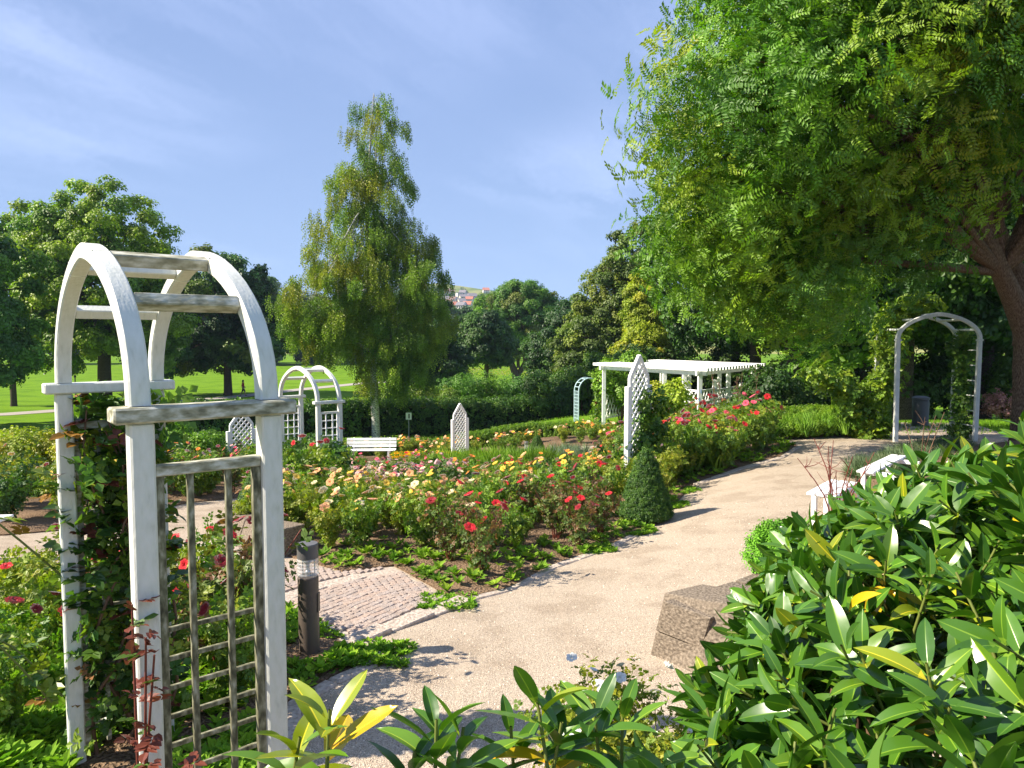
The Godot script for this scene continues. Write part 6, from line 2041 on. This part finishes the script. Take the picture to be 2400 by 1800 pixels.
	vine("climbing_rose", "dark climber on the right post of the tall arch", "climbing rose", ar, [ar + Vector3(0.05, 0, -0.3), ar + Vector3(0.1, 1.0, -0.3), ar + Vector3(0.05, 2.0, -0.3)], Vector3(0.16, 0.2, 0.2), 260, S.rose2, 1.5, deep)
	var ma := gp(3.9, 32.2)
	vine("climbing_rose", "red climbing rose on the right side of the pale blue metal arch", "climbing rose", ma, [ma + Vector3(0, 0, 0), ma + Vector3(0.1, 0.9, 0), ma + Vector3(0.15, 1.6, 0), ma + Vector3(-0.1, 2.1, 0)], Vector3(0.30, 0.3, 0.3), 260, S.rose0, 2.2, [Color(0.12, 0.22, 0.018), Color(0.17, 0.26, 0.02)], 7, "red", 0.2)
	# bare thorny shrub before the white bench, and dry flower stalks
	bare_shrub("leafless reddish rose twigs in front of the backless bench", gp(2.95, 6.55, 0.25), 0.85, 9, M.cane_red)
	bare_shrub("bare brown shrub standing behind the laurel bush", gp(5.05, 8.9, 0.2), 0.95, 4, M.cane_brown)
	for i in 7:
		dry_stalk(gp(4.55 + 0.16 * i, 16.4 + 0.3 * (i % 3)), R(1.1, 1.7), ORD[i])
	# dwarf conifer and grey heather edging at the laurel bed
	shrub("dwarf_conifer", "dense green dwarf conifer on the raised bed beside the stone wall", 2.12, 5.42, 0.55, 0.32, S.small, 0.10, 2000, [Color(0.08, 0.20, 0.02), Color(0.11, 0.25, 0.02)], "", "conifer", 1.2, M.needle)
	for i in 7:
		shrub("heather", "grey-green heather edging the path below the laurel, %s along" % ORD[i], 5.1 + 0.36 * i, 10.0 + 0.33 * i, 0.22, 0.42, S.tuft, 0.2, 330, [Color(0.12, 0.17, 0.09), Color(0.10, 0.14, 0.07), Color(0.16, 0.19, 0.10)], "heather along the path", "heather", 1.1, M.leaf_soft)
	# white shrub rose at the foot of the laurel
	for e in [[0.42, 3.2, "upper"], [0.62, 2.95, "middle"], [0.30, 2.85, "lower"]]:
		rose_bush("white", "below the laurel, %s one" % e[2], "white roses below the laurel", gp(e[0], e[1], 0.02), 0.62, "yellowish", ["white"], 4, 0.055)
	shrub("sedum", "small pale sedum on the raised bed behind the wall", 1.62, 4.72, 0.2, 0.2, S.small, 0.05, 300, [Color(0.18, 0.24, 0.05), Color(0.22, 0.25, 0.08)], "", "plant")

func rose_leaf(o: Node3D, q: Vector3, kind: String, s: float, single: bool) -> void:
	var d := rdir()
	d = Vector3(d.x, d.y * 0.4 - 0.1, d.z).normalized()
	var z := d
	var x := Vector3.UP.cross(z).normalized()
	x = (x + rdir() * 0.3).normalized()
	var yy := z.cross(x).normalized()
	x = yy.cross(z).normalized()
	part("leaf", S["rose_leaf%d" % (rng.randi() % 3)], M[kind], o, Transform3D(Basis(x * s, yy * s, z * s), q))

func bare_shrub(label: String, at: Vector3, h: float, n: int, m: Material) -> void:
	var o := thing("bare_shrub", label, "shrub", at, R(0, TAU))
	var b := MB.new()
	for i in n:
		var a := i * 2.4
		var tip := Vector3(cos(a) * h * R(0.1, 0.4), h * R(0.7, 1.0), sin(a) * h * R(0.1, 0.4))
		var mid := tip * Vector3(0.35, 0.5, 0.35) + rdir() * 0.04
		var p := smooth_path(PackedVector3Array([Vector3.ZERO, mid, tip]), 3)
		b.tube(p, PackedFloat32Array([0.009, 0.008, 0.007, 0.006, 0.005, 0.004, 0.003]), 5)
		for j in 5:
			var q := p[rng.randi_range(2, 5)]
			var e := q + (rdir() + Vector3.UP * 0.8).normalized() * R(0.08, 0.22)
			b.tube(PackedVector3Array([q, q.lerp(e, 0.5) + rdir() * 0.015, e]), PackedFloat32Array([0.004, 0.003, 0.0015]), 4, false)
	part("twigs", b.mesh(), m, o)

func dry_stalk(at: Vector3, h: float, which: String) -> void:
	var o := thing("dry_stalk", "dry brown flower stalk standing among the red roses, %s from the left" % which, "plant", at, R(0, TAU), "dry flower stalks by the red roses")
	var b := MB.new()
	b.tube(smooth_path(PackedVector3Array([Vector3.ZERO, Vector3(R(-0.05, 0.05), h * 0.5, R(-0.05, 0.05)), Vector3(R(-0.12, 0.12), h, 0)]), 3), PackedFloat32Array([0.009, 0.009, 0.008, 0.007, 0.006, 0.005, 0.004]), 5)
	for i in 14:
		var q := Vector3(R(-0.03, 0.03), h * R(0.45, 1.0), R(-0.03, 0.03))
		b.tube(PackedVector3Array([q, q + (rdir() + Vector3.UP).normalized() * 0.09]), PackedFloat32Array([0.006, 0.003]), 4, false)
	part("stalk", b.mesh(), M.cane_brown, o)

# ---------- the big tree at the right ----------
func near_tree() -> void:
	var base := gp(9.4, 13.2)
	var B := func(x: float, y: float, d: float, r: float) -> Array: return [x - base.x, y - base.y, base.z * -1.0 - d, r]
	var lobes := []
	for e in [[4.9, 6.2, 11.6, 2.2, 1.9, 2.0], [3.7, 5.3, 11.3, 1.5, 1.35, 1.4], [3.35, 4.1, 11.6, 1.0, 0.8, 1.0], [7.0, 7.3, 11.6, 2.4, 1.8, 2.2], [10.4, 7.3, 11.8, 2.4, 1.7, 2.2], [3.7, 3.55, 12.3, 1.25, 1.0, 1.2], [5.5, 4.1, 12.4, 1.6, 1.2, 1.4], [6.9, 4.9, 12.4, 1.6, 0.9, 1.2], [5.5, 8.8, 11.5, 2.2, 1.8, 2.2], [7.8, 9.2, 11.5, 2.8, 2.0, 2.5], [10.5, 9.0, 12.5, 2.6, 2.2, 2.5], [8.6, 6.6, 10.2, 1.5, 1.0, 1.2], [4.6, 2.85, 12.2, 0.95, 0.75, 0.9], [6.6, 3.3, 16.6, 1.3, 0.8, 1.0], [6.9, 2.5, 17.2, 0.9, 0.6, 0.8], [4.5, 7.4, 11.0, 1.3, 1.2, 1.3]]:
		lobes.append([e[0] - base.x, e[1] - base.y, -e[2] - base.z, e[3], e[4], e[5]])
	tree("locust_tree", "large feathery-leaved tree with a leaning brown trunk at the right edge", base, {"tr": 0.3, "bark": M.bark_warm,
		"forks": [
			[[0.0, -0.4, 0, 0.32], [0.0, 0.5, 0, 0.24], [-0.03, 1.5, 0, 0.215], [-0.12, 2.2, 0.02, 0.205], [-0.75, 3.2, 0.25, 0.16], [-1.5, 4.2, 0.55, 0.145], [-2.4, 5.0, 0.9, 0.115], [-3.6, 6.0, 1.3, 0.08], [-4.8, 7.2, 1.6, 0.04]],
			[[-0.08, 1.9, 0.0, 0.20], [-0.02, 2.9, -0.2, 0.17], [-0.45, 4.2, -0.45, 0.14], [-0.9, 5.8, -0.3, 0.11], [-0.8, 8.0, 0.2, 0.05]],
			[[-1.5, 4.2, 0.55, 0.09], [-3.0, 4.3, 0.8, 0.065], [-4.6, 4.0, 1.0, 0.04], [-5.6, 4.2, 1.5, 0.02]]],
		"crown": lobes, "n": 470, "cs": 0.52, "per": 16, "mesh": [S.pinnate0, S.pinnate1], "sc": 1.25, "cols": [Color(0.10, 0.215, 0.014), Color(0.14, 0.26, 0.015), Color(0.075, 0.17, 0.014), Color(0.18, 0.29, 0.015)], "patch": [Color(0.24, 0.27, 0.014), Color(0.17, 0.25, 0.014)], "inner": 0.55, "limbs": 200, "up": 0.25, "flat": 0.6})

# ---------- laurel in the foreground ----------
func laurel() -> void:
	var o := thing("laurel_bush", "glossy cherry laurel hedge filling the lower right foreground", "hedge", gp(1.4, 1.7))
	var base := o.position
	for e in [["laurel_green", Color(0.07, 0.175, 0.014)], ["laurel_light", Color(0.115, 0.235, 0.016)], ["laurel_dark", Color(0.042, 0.12, 0.013)], ["laurel_yellow", Color(0.50, 0.36, 0.012)], ["laurel_lime", Color(0.24, 0.30, 0.014)]]:
		var m := leafmat(e[0], Color(0.30, 0.42, 0.10), 0.28, 0.55)
		var q: Color = e[1]
		m.albedo_color = Color(q.r / 0.36, q.g / 0.52, q.b / 0.5).linear_to_srgb()
	var area := poly([-0.02, 0.95, 0.04, 1.38, 0.40, 1.62, 0.64, 2.05, 0.82, 2.35, 1.0, 2.62, 1.4, 2.78, 2.0, 2.75, 2.9, 2.5, 3.2, 1.5, 2.0, 0.65, 0.6, 0.7])
	var shoots := []
	var hl := func(x: float, d: float) -> float:
		return 1.12 + 0.42 * maxf(0.0, x - 0.4) + 0.10 * sst(2.6, 1.9, d) + 0.06 * lump.get_noise_2d(x * 2.3, d * 2.3)
	for layer in 5:
		var n: int = [460, 420, 300, 200, 130][layer]
		for i in n:
			var q := Vector2(R(-0.05, 2.9), R(0.8, 2.8))
			if not Geometry2D.is_point_in_polygon(q, area): continue
			var e := edge_distance(area, q)
			var y: float = hl.call(q.x, q.y)
			y -= layer * 0.13 + R(0.0, 0.10) + 0.16 * exp(-e / 0.12)
			var out := Vector3(-0.35, 1.0, -0.15)
			if e < 0.25: out += Vector3(-0.6, 0, -0.4)
			shoots.append([Vector3(q.x, y, -q.y), (out + rdir() * 0.75).normalized(), 0])
	# the outer flank that looks to the path
	for i in 330:
		var t := rng.randf() * 7.0
		var k := 1 + int(t)
		var q := area[k].lerp(area[k + 1], t - int(t))
		var y: float = hl.call(q.x, q.y) - R(0.1, 1.0)
		shoots.append([Vector3(q.x + R(-0.03, 0.12), y, -q.y + R(-0.02, 0.12)), (Vector3(-0.8, 0.35, -0.5) + rdir() * 0.7).normalized(), 0])
	# three shoots standing up before the path
	for e in [[-0.30, 1.36, 1.15, 1], [-0.345, 1.33, 1.12, 1], [-0.13, 1.315, 1.2, 0], [-0.09, 1.29, 1.22, 0], [-0.17, 1.27, 1.18, 0], [0.05, 1.31, 1.3, 0], [0.085, 1.27, 1.28, 0], [0.0, 1.25, 1.3, 0], [0.16, 1.27, 1.35, 0], [0.22, 1.24, 1.4, 0]]:
		shoots.append([Vector3(e[0], e[1], -e[2]), (Vector3(0, 1, -0.1) + rdir() * 0.25).normalized(), e[3]])
	var leaves := []
	var st := MB.new()
	for sh in shoots:
		var at: Vector3 = sh[0]
		var g: Vector3 = sh[1]
		var n := rng.randi_range(7, 10)
		var x := g.cross(Vector3.RIGHT if absf(g.x) < 0.8 else Vector3.UP).normalized()
		var ph := R(0, TAU)
		var yellow := rng.randf() < 0.035
		var len := R(0.9, 1.15)
		for i in n:
			var t := float(i) / n
			var a := ph + i * 2.4
			var rad := x.rotated(g, a)
			var el := lerpf(0.25, 1.1, t) + R(-0.2, 0.2)
			var f := (rad * cos(el) + g * sin(el)).normalized()
			f = (f + Vector3.DOWN * 0.12).normalized()
			var nn := (g - f * g.dot(f))
			if nn.length() < 0.1: nn = rad
			nn = (nn.normalized() + rdir() * 0.22).normalized()
			var sx := nn.cross(f).normalized()
			nn = f.cross(sx).normalized()
			var s := R(0.095, 0.128) * len
			if i >= n - 2: s *= 0.75
			var q := at + g * (t - 0.7) * 0.11 + rad * 0.006
			var kind := 0
			var z := rng.randf()
			if z < 0.24: kind = 1
			elif z < 0.50: kind = 2
			if sh[2] == 1: kind = [4, 4, 1, 3, 1][rng.randi() % 5]
			elif (yellow or z > 0.985) and i < 3: kind = 3
			elif z > 0.97: kind = 4
			leaves.append([q, Basis(sx * s, nn * s, f * s), kind])
		var root := at - g * 0.28 + Vector3(R(-0.04, 0.04), -0.05, R(-0.04, 0.04))
		st.tube(PackedVector3Array([root, at - g * 0.12, at + g * 0.035]), PackedFloat32Array([0.0045, 0.004, 0.003]), 5, false)
	# a little woody frame inside
	var wd := MB.new()
	for i in 40:
		var q := Vector2(R(0.3, 2.6), R(1.0, 2.5))
		if not Geometry2D.is_point_in_polygon(q, area): continue
		var y: float = hl.call(q.x, q.y)
		wd.tube(PackedVector3Array([Vector3(q.x + R(-0.3, 0.3), 0.1, -q.y + R(-0.3, 0.3)) - base, Vector3(q.x + R(-0.1, 0.1), y * 0.5, -q.y) - base, Vector3(q.x, y - 0.15, -q.y) - base]), PackedFloat32Array([0.02, 0.014, 0.006]), 6, false)
	part("branches", wd.mesh(), M.cane_brown, o)
	var sm := part("shoots", st.mesh(), M.cane_green, o)
	sm.position = -base
	var eye := Vector3(0, 2, 0)
	for l in leaves:
		var p: Vector3 = l[0]
		var w := p - eye
		var seen := absf(w.x) < -w.z * 0.72 and w.y > w.z * 0.62
		l.append((p.distance_to(eye) if seen else 50.0) + rng.randf() * 0.5 + 0.6 * maxf(0.0, hl.call(p.x, -p.z) - 0.05 - p.y))
	leaves.sort_custom(func(a: Array, b: Array) -> bool: return a[3] < b[3])
	var mats := [M.laurel_green, M.laurel_light, M.laurel_dark, M.laurel_yellow, M.laurel_lime]
	var rest := [[], [], [], [], []]
	for i in leaves.size():
		var l: Array = leaves[i]
		var p: Vector3 = l[0]
		var t := Transform3D(l[1], p - base)
		if i < 300: part("leaf", S["laurel%d" % (rng.randi() % 4)], mats[l[2]], o, t)
		else: rest[l[2]].append(t)
	for k in 5:
		var halves := [[], []]
		for t in rest[k]: halves[rng.randi() % 2].append(t)
		for w in 2:
			var cs := PackedColorArray()
			for t in halves[w]: cs.push_back(Color.WHITE * R(0.75, 1.25))
			if halves[w].size(): many("foliage", S["laurel%d" % (w * 2 + k % 2)], mats[k], o, halves[w], cs)
